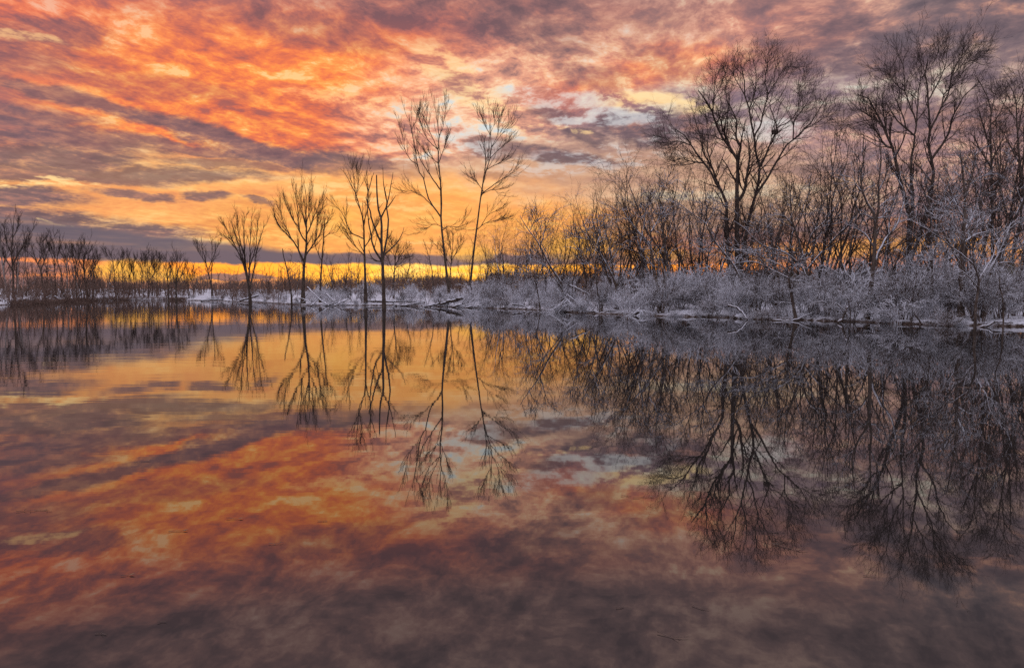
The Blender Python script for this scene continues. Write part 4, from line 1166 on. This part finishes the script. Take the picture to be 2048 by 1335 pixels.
for row, (off, step, hmin, hmax) in enumerate([(0.0, 0.8, 0.35, 1.0), (1.6, 2.4, 1.0, 1.9), (3.8, 3.0, 1.3, 2.4), (7.0, 3.4, 1.6, 2.8), (12, 4.0, 1.8, 3.0), (19, 4.6, 1.9, 3.2)]):
    u = prng.uniform(0, step)
    while u < cum[-1]:
        q = np.array([np.interp(u, cum, right_shore[:, 0]), np.interp(u, cum, right_shore[:, 1])])
        i = min(np.searchsorted(cum, u), len(right_shore) - 1)
        tdir = norm(right_shore[min(i + 2, len(right_shore) - 1)] - right_shore[max(i - 2, 0)])
        nrm = np.array([-tdir[1], tdir[0]])
        q = q + nrm * (off + prng.normal(0, 0.5 + off * 0.08)) + tdir * prng.normal(0, 0.4)
        u += step * prng.uniform(0.7, 1.3)
        if off < 1 and prng.random() < 0.15:
            continue
        if shore_dist(q[None])[0] < -0.2:
            continue
        px = 1024 + F * q[0] / q[1]
        if px < 385 or px > 2120:
            continue
        if px < 860 and (prng.random() < (0.5 if off < 2 else 0.3)):
            continue
        lab, grp = next((a, g) for lim, a, g in SZ if px < lim)
        if row > 1 and px > 1480 and prng.random() < 0.25:
            continue
        if row > 0 and np.sin(q[0] * 0.9 + 2 * np.sin(q[1] * 0.5)) > 0.72:
            continue
        hgt = prng.uniform(hmin, hmax) * prng.choice([0.75, 1.0, 1.0, 1.2]) * (0.45 if px < 640 else 0.85 if px < 1000 else 1.0)
        where = 'front row' if row < 2 else 'middle row' if row < 4 else 'rear row'
        lab = lab + ', ' + where
        grp = grp + ', ' + where
        place(shrubs[int(prng.choice(8, p=([.16, .12, .14, .16, .07, .14, .06, .15] if px < 1480 else [.08, .25, .05, .29, .08, .05, .12, .08]))) if kk > 8 else kk % 8], q[0], q[1], hgt, prng.uniform(0, 6.28), lab, 'shrub', grp, width=prng.uniform(0.9, 1.3) * (1.25 if row == 0 else 1.0), dz=-0.05)
        kk += 1

bank_sap = [proto_tree(560 + i, 'bank_sapling', 3.4, stems=(2, 3, 1)[i], lean=(0.3, 0.2, 0.45)[i], mats=(BARK_SNOW, TWIG_SNOW), spread=0.5) for i in range(3)]
for px in np.concatenate([np.arange(690, 1010, 24), np.arange(1010, 2070, 15)]):
    px = px + prng.uniform(-9, 9)
    D = shore_D(px) + prng.uniform(0.6, 9)
    d = pdir(px, 600)
    x = d.x / d.y * D
    lab, grp = next((a, g) for lim, a, g in SZ if px < lim)
    lab = lab.replace('rounded ', '').replace('low snowy shrub', 'snowy shrub').replace('snowy shrub', 'thin dark-stemmed sapling')
    place(bank_sap[kk % 3], x, D, prng.uniform(1.8, 4.2) * (0.8 if px < 1000 else 1), prng.uniform(0, 6.28), lab, 'sapling', 'dark saplings: ' + grp.split(' ', 2)[2], width=prng.uniform(0.7, 1.1))
    kk += 1

# arching snow-laden saplings: few, long, thick with snow
arching = []
for i, (px, py, D, h, lab) in enumerate([(1705, 630, 41.5, 2.0, 'snow-laden sapling with long arching white branches left of the waterside trunk'),
                                         (1655, 622, 43.5, 2.4, 'tangle of long white arching branches at the waterline under the bowing tree'),
                                         (1775, 636, 40.5, 1.9, 'snow-laden sapling bending right of the waterside trunk'),
                                         (1890, 640, 39.5, 2.3, 'white-branched sapling between the reddish trunk and the thick dark trunk'),
                                         (1995, 640, 37.5, 2.3, 'white-branched sapling beside the bare snag near the right edge'),
                                         (975, 612, 79, 3.0, 'snowy shrub with upright dark stems at the waterline below the leaning slender tree'),
                                         (1555, 628, 46, 2.0, 'snow-laden sapling left of the short dark trunk at the waterline')]):
    q = at(px, py, D)
    p = proto_shrub(800 + i, h=h, stems=9, spread=1.0 if i != 5 else 0.6, arch=0.9 if i != 5 else 0.2, name='snow_laden_sapling', thick=0.03, mat=BOUGH_SNOW)
    p.location = (q[0], q[1], gz(q[0], q[1]) - 0.05)
    p.rotation_euler = (0, 0, i * 1.3)
    tag(p, lab, 'sapling')
    if i not in (5,):
        arching.append(p)

for px in np.arange(1290, 2065, 34):
    px = px + prng.uniform(-12, 12)
    D = shore_D(px) + prng.uniform(0.3, 6)
    d = pdir(px, 600)
    x = d.x / d.y * D
    side = 'below the double leaning tree' if px < 1440 else 'below the nest tree' if px < 1640 else 'around the waterside trunk' if px < 1800 else 'among the trunks at the right edge'
    p = arching[int(prng.integers(0, len(arching)))]
    sc = prng.uniform(0.7, 1.15)
    copy_thing(p, (x, D, gz(x, D) - 0.05), prng.uniform(0, 6.28), (sc, sc, sc), 'long arching white boughs of a snow-laden sapling ' + side, 'arching saplings ' + side)

# olive shrubs that kept their leaves
LEAF, nb, b = new_mat('olive_leaf')
b.inputs['Roughness'].default_value = 0.7
nb.put(b.inputs['Base Color'], nb.mix(nb.noise(geo(nb, 'Position'), 2.0, 3, dims='3D'), (0.10, 0.095, 0.018), (0.20, 0.15, 0.03)))
for px, py, D, h, w_, lab in [(2035, 560, 54, 3.6, 2.6, 'olive green leafy bush behind the leaning trunk near the right edge'),
                              (1800, 570, 62, 2.6, 2.8, 'dull olive leafy bush behind the snowy shrubs at the foot of the upswept tree'),
                              (1550, 566, 66, 2.6, 2.8, 'dull olive leafy bush low behind the stems of the nest tree')]:
    rng = np.random.default_rng(int(px))
    q = at(px, py, D)
    root = empty('leafy_bush', (q[0], q[1], gz(q[0], q[1])))
    tag(root, lab, 'bush')
    P = np.zeros((9, 5, 3)); aa = rng.uniform(0, 6.28, 9); s = np.linspace(0, 1, 5)
    for j in range(9):
        P[j] = np.stack([np.cos(aa[j]) * s * w_ * rng.uniform(0.2, 0.8), np.sin(aa[j]) * s * w_ * rng.uniform(0.2, 0.8), s * h * rng.uniform(0.7, 1)], 1)
    R = np.repeat(0.03 * (1 - 0.7 * s)[None], 9, 0)
    b1 = offshoots(P, R, 8, 0.2, 1, 1.0, rng=rng, n=4)
    b2 = offshoots(*b1, 5, 0.2, 1, 0.5, rng=rng, n=3)
    tube_mesh([(P, R, 4), (*b1, 3), (*b2, 3)], 'stems', BARK_SNOW, root)['kind'] = 'stuff'
    ends = b2[0][:, 1:].reshape(-1, 3)
    c = np.repeat(ends, 3, 0) + rng.normal(0, 0.12, (len(ends) * 3, 3))
    u_ = norm(rng.normal(size=c.shape)) * 0.055
    v_ = norm(np.cross(u_, rng.normal(size=c.shape))) * 0.035
    vv = np.stack([c - u_, c - v_, c + u_, c + v_], 1).reshape(-1, 3)
    link_mesh('foliage', vv, np.arange(len(vv)).reshape(-1, 4), LEAF, root, smooth=False)

# ------------------------------------------------------------------ far brush: nobody could count it
frng = np.random.default_rng(909)
pts = []
while len(pts) < 1500:
    az_ = frng.uniform(math.radians(-42), math.radians(42), 4000)
    D_ = 40 * np.exp(frng.uniform(0, math.log(9.0), 4000))
    P2 = np.stack([np.tan(az_) * D_, D_], 1)
    sd = shore_dist(P2)
    px = 1024 + F * P2[:, 0] / D_
    leftish = px < 640
    ok = (sd > np.where(leftish, 0.7, 17)) & (sd < np.where(leftish, 90, 110)) & (D_ > 60)
    ok &= ~((px > 560) & (px < 860) & (sd < 24))
    ok &= ~(leftish & (sd < 12) & (frng.random(len(sd)) < 0.55))
    pts += list(P2[ok])
pts = pts[:1500]
edge_l = np.array([q for q in fine if q[0] < on_water(400, 600)[0]])
for q in edge_l[frng.integers(0, len(edge_l), 30)]:
    pts.append(q * (1 + frng.uniform(0.008, 0.12)))
pts = np.array(pts)
zz = ground_z(pts)
NS = 6
base = np.repeat(np.column_stack([pts, zz]), NS, 0)
base[:, :2] += frng.normal(0, 1.0, (len(base), 2))
hgt = frng.uniform(1.6, 3.6, len(base)) * np.repeat(np.clip(pts[:, 1] / 110, 0.85, 1.5), NS)
bpx = 1024 + F * base[:, 0] / base[:, 1]
ylim = np.interp(bpx, [-400, 330, 420, 560, 960, 1040, 1300, 2400], [551, 556, 559, 555, 548, 533, 522, 515]) + np.abs(frng.normal(0, 7, len(base))) + 7 * np.sin(bpx * 0.045) * np.sin(bpx * 0.017 + 1) - 5 * (np.sin(bpx * 0.11 + 0.5) > 0.55)
pole = (frng.random(len(base)) < np.where(bpx < 420, 0.16, np.where(bpx < 860, 0.10, 0.03)))
ylim = np.where(pole, ylim - frng.uniform(8, 38, len(base)), ylim)
hgt = np.where(pole, hgt * 3.5, hgt)
ztop = CAM_H + (584 - ylim) / F * base[:, 1]
hgt = np.clip(np.minimum(hgt, (ztop - base[:, 2]) * 0.9), 0.4, None)
tilt = frng.normal(0, 0.22, (len(base), 2)) * hgt[:, None]
s = np.linspace(0, 1, 4)
P = np.stack([base[:, 0:1] + tilt[:, 0:1] * s, base[:, 1:2] + tilt[:, 1:2] * s, base[:, 2:3] - 0.1 + hgt[:, None] * s], -1)
rb = 0.00022 * base[:, 1]
R = rb[:, None] * (1.6 - 1.0 * s)[None]
# offshoots in metres, thicker with distance so that they read at their size
t_ = frng.uniform(0.1, 0.95, (len(P), 6))
i_ = np.minimum((t_ * 3).astype(int), 2)
w_ = (t_ * 3 - i_)[..., None]
bi = np.arange(len(P))[:, None]
o_ = P[bi, i_] * (1 - w_) + P[bi, i_ + 1] * w_
dv = norm(frng.normal(size=o_.shape) * [1, 1, 0.5] + [0, 0, 0.8]) * (hgt[:, None, None] * frng.uniform(0.2, 0.5, (len(P), 6, 1)))
Q = np.stack([o_, o_ + dv * 0.5 + frng.normal(0, 0.06, o_.shape), o_ + dv + [0, 0, 0.15]], 2).reshape(-1, 3, 3)
RQ = np.repeat(rb, 6)[:, None] * np.array([[1.0, 0.8, 0.6]])
br = tube_mesh([(P, R, 3), (Q, RQ, 3)], 'distant_brush', BRUSH)
tag(br, kind='stuff')

# dead grass and leaf litter hanging over the waterline
trng = np.random.default_rng(31)
NT_ = 5200
u = trng.uniform(0, cum[-1], NT_)
q = np.stack([np.interp(u, cum, right_shore[:, 0]), np.interp(u, cum, right_shore[:, 1])], 1) + trng.normal(0, 0.28, (NT_, 2))
clump = np.sin(u * 1.9) + np.sin(u * 0.63 + 1) + trng.normal(0, 0.7, NT_)
q = q[clump > -0.2]
ql = edge_l[trng.integers(0, len(edge_l), 4200)] * (1 + trng.uniform(-0.001, 0.05, (4200, 1)) * trng.uniform(0, 1, (4200, 1))) + trng.normal(0, 0.3, (4200, 2))
n_near = len(q)
q = np.vstack([q, ql])
zq = np.maximum(ground_z(q), -0.05)
hq = np.where(np.arange(len(q)) < n_near, trng.uniform(0.12, 0.45, len(q)), trng.uniform(0.3, 1.1, len(q)))
bend = trng.normal(0, 0.6, (len(q), 2)) * hq[:, None]
sg = np.linspace(0, 1, 3)
P = np.stack([q[:, 0:1] + bend[:, 0:1] * sg ** 1.5, q[:, 1:2] + bend[:, 1:2] * sg ** 1.5, zq[:, None] - 0.03 + hq[:, None] * (sg - 0.3 * sg ** 2)], -1)
tag(tube_mesh([(P, (1 - 0.6 * sg)[None] * np.where(np.arange(len(q)) < n_near, 0.011, 0.026)[:, None], 3)], 'dead_grass', BRUSH), kind='stuff')

# ------------------------------------------------------------------ driftwood, fallen branches, floating twigs
SNOW, nb, b = new_mat('lying_snow')
nb.put(b.inputs['Base Color'], nb.mix(nb.noise(geo(nb, 'Position'), 5.0, 4, dims='3D'), (0.70, 0.70, 0.75), (0.80, 0.80, 0.83)))
b.inputs['Roughness'].default_value = 0.9


def closed(P, R):
    """add pinched rings so that a tube ends in a flat face"""
    P = np.vstack([P[:1], P, P[-1:]])
    R = np.concatenate([[0.001], R, [0.001]])
    # keep directions defined at the doubled ends
    P[0] = P[1] - (P[2] - P[1]) * 0.01
    P[-1] = P[-2] + (P[-2] - P[-3]) * 0.01
    return P[None], R[None]


def log(name, label, cat, pts, r0, r1, snow=True, stubs=3, seed=0, mat=None, group=None):
    """pts: list of (px, py, D)"""
    rng = np.random.default_rng(seed)
    mat = mat or LOG_SNOW
    w = np.array([at(*p) for p in pts])
    p = spline(w, 12)
    p[1:-1] += rng.normal(0, 0.25 * r0, (10, 3))
    R = np.linspace(r0, r1, 12) * rng.uniform(0.92, 1.08, 12)
    root = empty(name, Vector(p[0]))
    tag(root, label, cat, group)
    org = p[0]
    Pc, Rc = closed(p - org, R)
    tube_mesh([(Pc, Rc, 8)], 'wood', mat, root)
    if snow:
        keep = np.abs(norm(np.gradient(p, axis=0))[:, 2]) < 0.85
        cut = slice(1, 11)
        ps = (p - org)[cut] + np.array([0, 0, 1]) * (R[cut] * 0.42)[:, None] + rng.normal(0, 0.08 * r0, (10, 3))
        Ps, Rs = closed(ps, R[cut] * rng.uniform(0.55, 0.85, 10))
        tube_mesh([(Ps, Rs, 6)], 'snow_cap', SNOW, root)
    if stubs:
        b1 = offshoots((p - org)[None], R[None], stubs, 0.2, 0.95, 0.22 * np.linalg.norm(p[-1] - p[0]) + 0.3, angle=0.7, up=0.06, wig=0.16, rmin=max(0.3 * r1, 0.012), n=5, rng=rng, upstart=0.7)
        for j in range(stubs):
            tube_mesh([(b1[0][j:j + 1], b1[1][j:j + 1], 5)], 'side_branch', mat, root)
    return root


log('driftwood_log', 'longest straight log, snow along its top, lying on the shore behind the dead tree', 'log', [(728, 602, 98), (780, 603, 98), (843, 602.5, 98)], 0.17, 0.12, stubs=0, seed=1)
log('driftwood_log', 'tapered snow-topped log at the waterline just right of the dead tree foot', 'log', [(850, 604, 88), (815, 610, 88), (778, 613.5, 88)], 0.17, 0.08, stubs=1, seed=2)
log('driftwood_log', 'thick short log end capped with snow, right at the foot of the tallest slender tree', 'log', [(924, 596, 82), (908, 600, 82), (893, 604, 82)], 0.22, 0.18, stubs=0, seed=3)
log('driftwood_log', 'dark log with snowy upper edge sloping into the water below the tallest slender tree', 'log', [(898, 604, 83), (870, 609, 82), (838, 614, 81)], 0.16, 0.07, stubs=3, seed=4)
log('driftwood_log', 'dark snow-edged log pointing up right at the foot of the multi-stem tree', 'log', [(480, 601, 120), (498, 596, 120), (517, 590, 120)], 0.2, 0.16, stubs=1, seed=5)
log('driftwood_log', 'root end of a dark log with a snowy back at the left picture edge', 'log', [(-12, 595, 108), (0, 600, 106), (10, 606, 105), (15, 611, 104)], 0.24, 0.30, stubs=2, seed=6)
log('driftwood_log', 'low snow-covered log with raised stubs on the left shore below the leftmost trunks', 'log', [(22, 609, 110), (34, 602, 111), (50, 600, 112)], 0.24, 0.18, stubs=4, seed=7)
log('fallen_branch', 'white forked branch rising from the water below the broad forked left shore tree', 'branch', [(84, 607, 114), (89, 598, 114), (96, 594, 114), (103, 590, 114)], 0.12, 0.05, stubs=2, seed=8)
log('fallen_branch', 'pale dead stem leaning left over the water near the narrow grey tree', 'branch', [(134, 603, 126), (128, 590, 126), (122, 577, 126), (117, 568, 126)], 0.15, 0.07, stubs=1, seed=9)
log('fallen_branch', 'snowy branch curving up right below the darkest dense left shore tree', 'branch', [(148, 602, 130), (155, 596, 130), (161, 588, 130), (171, 583, 130)], 0.13, 0.06, stubs=1, seed=10)
log('fallen_branch', 'curved white branch arching from the foot of the leftmost trunks', 'branch', [(51, 592, 122), (55, 578, 122), (61, 570, 122), (70, 564, 122)], 0.13, 0.05, stubs=1, seed=11)
log('fallen_branch', 'low white driftwood piece on the shore between two narrow left shore trees', 'branch', [(110, 592, 124), (118, 598, 123), (127, 601.5, 122)], 0.14, 0.1, stubs=2, seed=12)
log('fallen_branch', 'pale bare stem leaning left in the middle of the far shore', 'branch', [(240, 596, 160), (230, 580, 160), (219, 566, 160)], 0.14, 0.06, stubs=1, seed=13)
log('fallen_branch', 'small white forked branch on the far shore left of the dark clump', 'branch', [(258, 598, 158), (264, 592, 158), (268, 588, 158)], 0.1, 0.05, stubs=1, seed=14)
log('driftwood_log', 'flat snowy driftwood along the far shore below the round-topped tree', 'log', [(402, 601, 134), (425, 599, 134), (448, 598, 134)], 0.14, 0.1, stubs=3, seed=15)
tang = [((615, 574, 92), (630, 590, 90), (653, 609, 88), 'uppermost pole of the driftwood tangle, leaning down right from the fan-shaped tree'),
        ((598, 596, 92), (612, 600, 90), (627, 609, 88), 'short thick pole of the driftwood tangle at the foot of the fan-shaped tree'),
        ((636, 596, 91), (646, 603, 90), (658, 611, 88), 'dark thick stub in the middle of the driftwood tangle'),
        ((653, 588, 92), (664, 598, 90), (674, 608, 89), 'straight white pole right in the driftwood tangle'),
        ((622, 612, 88), (634, 600, 90), (644, 588, 91), 'pole crossing the driftwood tangle up to the right'),
        ((640, 614, 88), (668, 606, 89), (690, 604, 90), 'lowest branch of the driftwood tangle lying along the water'),
        ((668, 612, 88), (682, 604, 89), (700, 598, 90), 'thin right-hand pole of the driftwood tangle below the slim tree')]
for i, (a, m_, c, lab) in enumerate(tang):
    log('driftwood_pole', lab, 'branch', [a, m_, c], 0.10 if i not in (2,) else 0.15, 0.045, stubs=3, seed=30 + i, group='driftwood tangle')
near = [('fallen_branch', 'snowy branch fanning from the waterline below the leaning slender tree', [(905, 614, 80), (930, 606, 81), (958, 597, 82)], 0.12),
        ('fallen_branch', 'low snowy branch trailing along the water left of the waterside sapling', [(930, 616, 78), (965, 610, 78), (1005, 613, 77)], 0.11),
        ('fallen_branch', 'bent snowy branch dipping into the water left of the brush pile', [(1024, 608, 70), (1045, 611, 70), (1060, 620, 69)], 0.09),
        ('fallen_branch', 'long dark log with snow patches along the waterline right of the brush pile', [(1130, 622, 62), (1170, 623, 60), (1220, 628, 56)], 0.17),
        ('fallen_branch', 'thin pole resting on the snowy brush pile, sloping down right', [(1140, 570, 62), (1168, 583, 61), (1198, 600, 60)], 0.08),
        ('fallen_branch', 'curved snow-topped branch hooking down into the water right of the double leaning tree', [(1457, 611, 46), (1472, 614, 45.4), (1484, 623, 44.8), (1495, 639, 44.2)], 0.075),
        ('fallen_branch', 'dark snowy root snag at the waterline left of the double leaning tree', [(1262, 630, 53), (1285, 622, 53), (1310, 628, 52)], 0.15),
        ('fallen_branch', 'long snowy stick lying at the waterline below the short dark trunk', [(1545, 640, 43), (1585, 640, 43), (1625, 625, 43)], 0.07),
        ('fallen_branch', 'snow-topped branch rising from the water near the bare snag', [(1953, 656, 35), (1975, 650, 35), (1990, 644, 35), (2026, 645, 35)], 0.06),
        ('fallen_branch', 'white root curling out of the water left of the waterside trunk', [(1675, 646, 40), (1685, 637, 40), (1692, 620, 40), (1695, 612, 40)], 0.07),
        ('fallen_branch', 'snowy pole leaning left from the waterline right of the waterside trunk', [(1846, 652, 38), (1838, 640, 38), (1826, 622, 38), (1820, 610, 38)], 0.05)]
for i, (nm, lab, pp, r) in enumerate(near):
    log(nm, lab, 'branch', pp, r, r * 0.5, stubs=4 if i in (0, 1, 3, 6) else 2, seed=60 + i)

# brush pile: a fallen treetop, every bough loaded with snow
for i, (px, py, D, L, n_, lab) in enumerate([(1135, 600, 61.5, 3.2, 16, 'brush pile of long snow-covered boughs fanning down to the water'),
                                             (1280, 624, 52.5, 1.8, 12, 'low spiky heap of snowy branches at the waterline below the double leaning tree'),
                                             (960, 606, 81, 2.6, 12, 'loose heap of snowy sticks at the water below the leaning slender tree')]):
    rng = np.random.default_rng(950 + i)
    q = at(px, py, D)
    z0 = gz(q[0], q[1])
    root = empty('brush_pile', (q[0], q[1], z0))
    tag(root, lab, 'brush pile')
    a = rng.uniform(0, 2 * np.pi, n_)
    s = np.linspace(0, 1, 8)
    for j in range(n_):
        reach = L * rng.uniform(0.6, 1.15)
        hz = L * rng.uniform(0.25, 0.6)
        p = np.stack([np.cos(a[j]) * reach * s, -abs(np.sin(a[j])) * reach * 0.5 * s, hz * (1 - s) ** 1.3 - 0.1 + 0.25 * np.sin(s * 3.1) * rng.uniform(-0.5, 1)], 1)
        p[1:] += np.cumsum(rng.normal(0, 0.03, (7, 3)), axis=0)
        Rb = 0.05 * (1 - 0.7 * s) * rng.uniform(0.6, 1.2)
        bb = offshoots(p[None], Rb[None], 8, 0.15, 0.98, 0.28 * L, angle=0.55, up=-0.02, wig=0.15, rmin=0.012, n=4, rng=rng)
        b2 = offshoots(*bb, 4, 0.15, 0.98, 0.12 * L, angle=0.6, up=-0.02, wig=0.15, rmin=0.009, n=3, rng=rng)
        tube_mesh([(p[None], Rb[None], 5), (*bb, 3), (*b2, 3)], 'bough', SHRUB_SNOW if j % 4 else LOG_SNOW, root)

# squared stump end with a snow lid, half sunk by the hooked branch
q = on_water(1477, 636.5)
st = empty('sunken_stump', (q[0], q[1], 0))
tag(st, 'pale sunken stump with hollow end and snow lid beside the hooked branch', 'stump')
ringa = np.arange(10) * 2 * np.pi / 10
ax = np.linspace(-0.32, 0.32, 5)
prof = np.array([0.17, 0.185, 0.18, 0.185, 0.165])
V, Q_ = [], []
for j, (x_, r_) in enumerate(zip(ax, prof)):
    V += [(x_, np.cos(t) * r_, np.sin(t) * r_ * 0.9 + 0.06 + x_ * 0.15) for t in ringa]
V += [(ax[0] - 0.01, np.cos(t) * 0.10, np.sin(t) * 0.09 + 0.06 + ax[0] * 0.15) for t in ringa] + [(ax[0] + 0.16, np.cos(t) * 0.08, np.sin(t) * 0.07 + 0.06) for t in ringa]
order = [6, 5, 0, 1, 2, 3, 4]
for a_, b_ in zip(order[:-1], order[1:]):
    Q_ += [(a_ * 10 + t, a_ * 10 + (t + 1) % 10, b_ * 10 + (t + 1) % 10, b_ * 10 + t) for t in range(10)]
o = link_mesh('wood', V, Q_, LOG_SNOW, st)
lid = np.stack([np.linspace(-0.3, 0.34, 7), np.zeros(7), 0.21 + np.linspace(-0.045, 0.05, 7)], 1)
Pl, Rl = closed(lid, np.array([0.06, 0.1, 0.11, 0.1, 0.11, 0.1, 0.06]))
tube_mesh([(Pl, Rl, 8)], 'snow_cap', SNOW, st)
st.rotation_euler = (0, 0, 0.5)

# bits of twig adrift on the still water
LEAFB, nb, b = new_mat('dead_leaf')
b.inputs['Base Color'].default_value = (0.22, 0.13, 0.07, 1)
for i, (px, py, L, rot, lab) in enumerate([
    (285, 923, 0.16, 0.5, 'small curved twig afloat alone in the dark left water'),
    (52, 1022, 0.14, 0.1, 'short twig afloat at far left, left of a longer one'),
    (88, 1021, 0.16, -0.1, 'longer straight twig afloat at far left'),
    (357, 1062, 0.14, 0.3, 'forked twig afloat below the red cloud reflection at left'),
    (470, 1037, 0.14, 0.1, 'twig with a leaf afloat right of the forked floating twig'),
    (552, 1087, 0.10, 0.2, 'tiny twig afloat just under the red reflection'),
    (645, 1042, 0.08, -0.2, 'tiny twig afloat below the reflection of the dead tree'),
    (1290, 995, 0.22, 0.0, 'longest thin floating twig left of the nest tree reflection'),
    (1252, 992, 0.09, -0.3, 'short twig afloat left of the longest thin floating twig'),
    (1555, 1088, 0.10, 0.6, 'dark bark scrap afloat under the nest tree reflection'),
    (1578, 1095, 0.24, -0.5, 'dark floating twig pointing down right under the nest tree reflection'),
    (1400, 1215, 0.10, -0.6, 'pale straw afloat in the lower right water'),
    (1240, 1215, 0.05, 0.2, 'pale speck of twig afloat low in the middle'),
    (252, 1151, 0.06, 0.1, 'pale twig scrap afloat in the lower left water'),
    (325, 1244, 0.05, 0.1, 'small light twig scrap afloat above the lowest one at left'),
    (203, 1268, 0.07, 0.0, 'lowest small twig afloat near the bottom left'),
    (1738, 1152, 0.07, 0.0, 'tiny straw afloat below the upswept tree reflection'),
    (1345, 1272, 0.16, -0.3, 'thin dark straw afloat lowest in the right water')]):
    rng = np.random.default_rng(1200 + i)
    q = on_water(px, py)
    root = empty('floating_twig', (q[0], q[1], 0.004))
    root.rotation_euler = (0, 0, rot)
    tag(root, lab, 'twig', 'twigs adrift on the water')
    s = np.linspace(-0.5, 0.5, 7)
    p = np.stack([s * L, 0.08 * L * np.sin(s * 5 + i), np.full(7, 0.001) + 0.04 * L * (np.abs(s) > 0.3) * rng.uniform(0, 1)], 1)
    Pl, Rl = closed(p, np.full(7, 0.0018) * np.linspace(1, 0.5, 7))
    tube_mesh([(Pl, Rl, 5)], 'stem', WET, root)
    if i in (0, 3, 4, 7, 10, 13):
        a0 = p[4]
        v = np.array([[0, 0, 0], [0.022, 0.012, 0.004], [0.045, 0.004, 0.008], [0.024, -0.010, 0.003]]) + a0
        link_mesh('leaf', v, [(0, 1, 2, 3)], LEAFB, root, smooth=False)
    else:
        b1 = offshoots(p[None], np.full((1, 7), 0.002), 2, 0.3, 0.9, 0.3 * L, up=0, wig=0.1, rmin=0.0015, n=4, rng=rng)
        b1[0][..., 2] = np.clip(b1[0][..., 2], 0.0, 0.015)
        for j in range(2):
            tube_mesh([(b1[0][j:j + 1], b1[1][j:j + 1], 4)], 'side_twig', WET, root)
log('floating_branch', 'long dark branch lying low in the water near the right picture edge', 'branch', [(1915, 774, 12.9), (1975, 780, 12.7), (2060, 789, 12.4)], 0.022, 0.014, snow=False, stubs=2, seed=90, mat=WET)
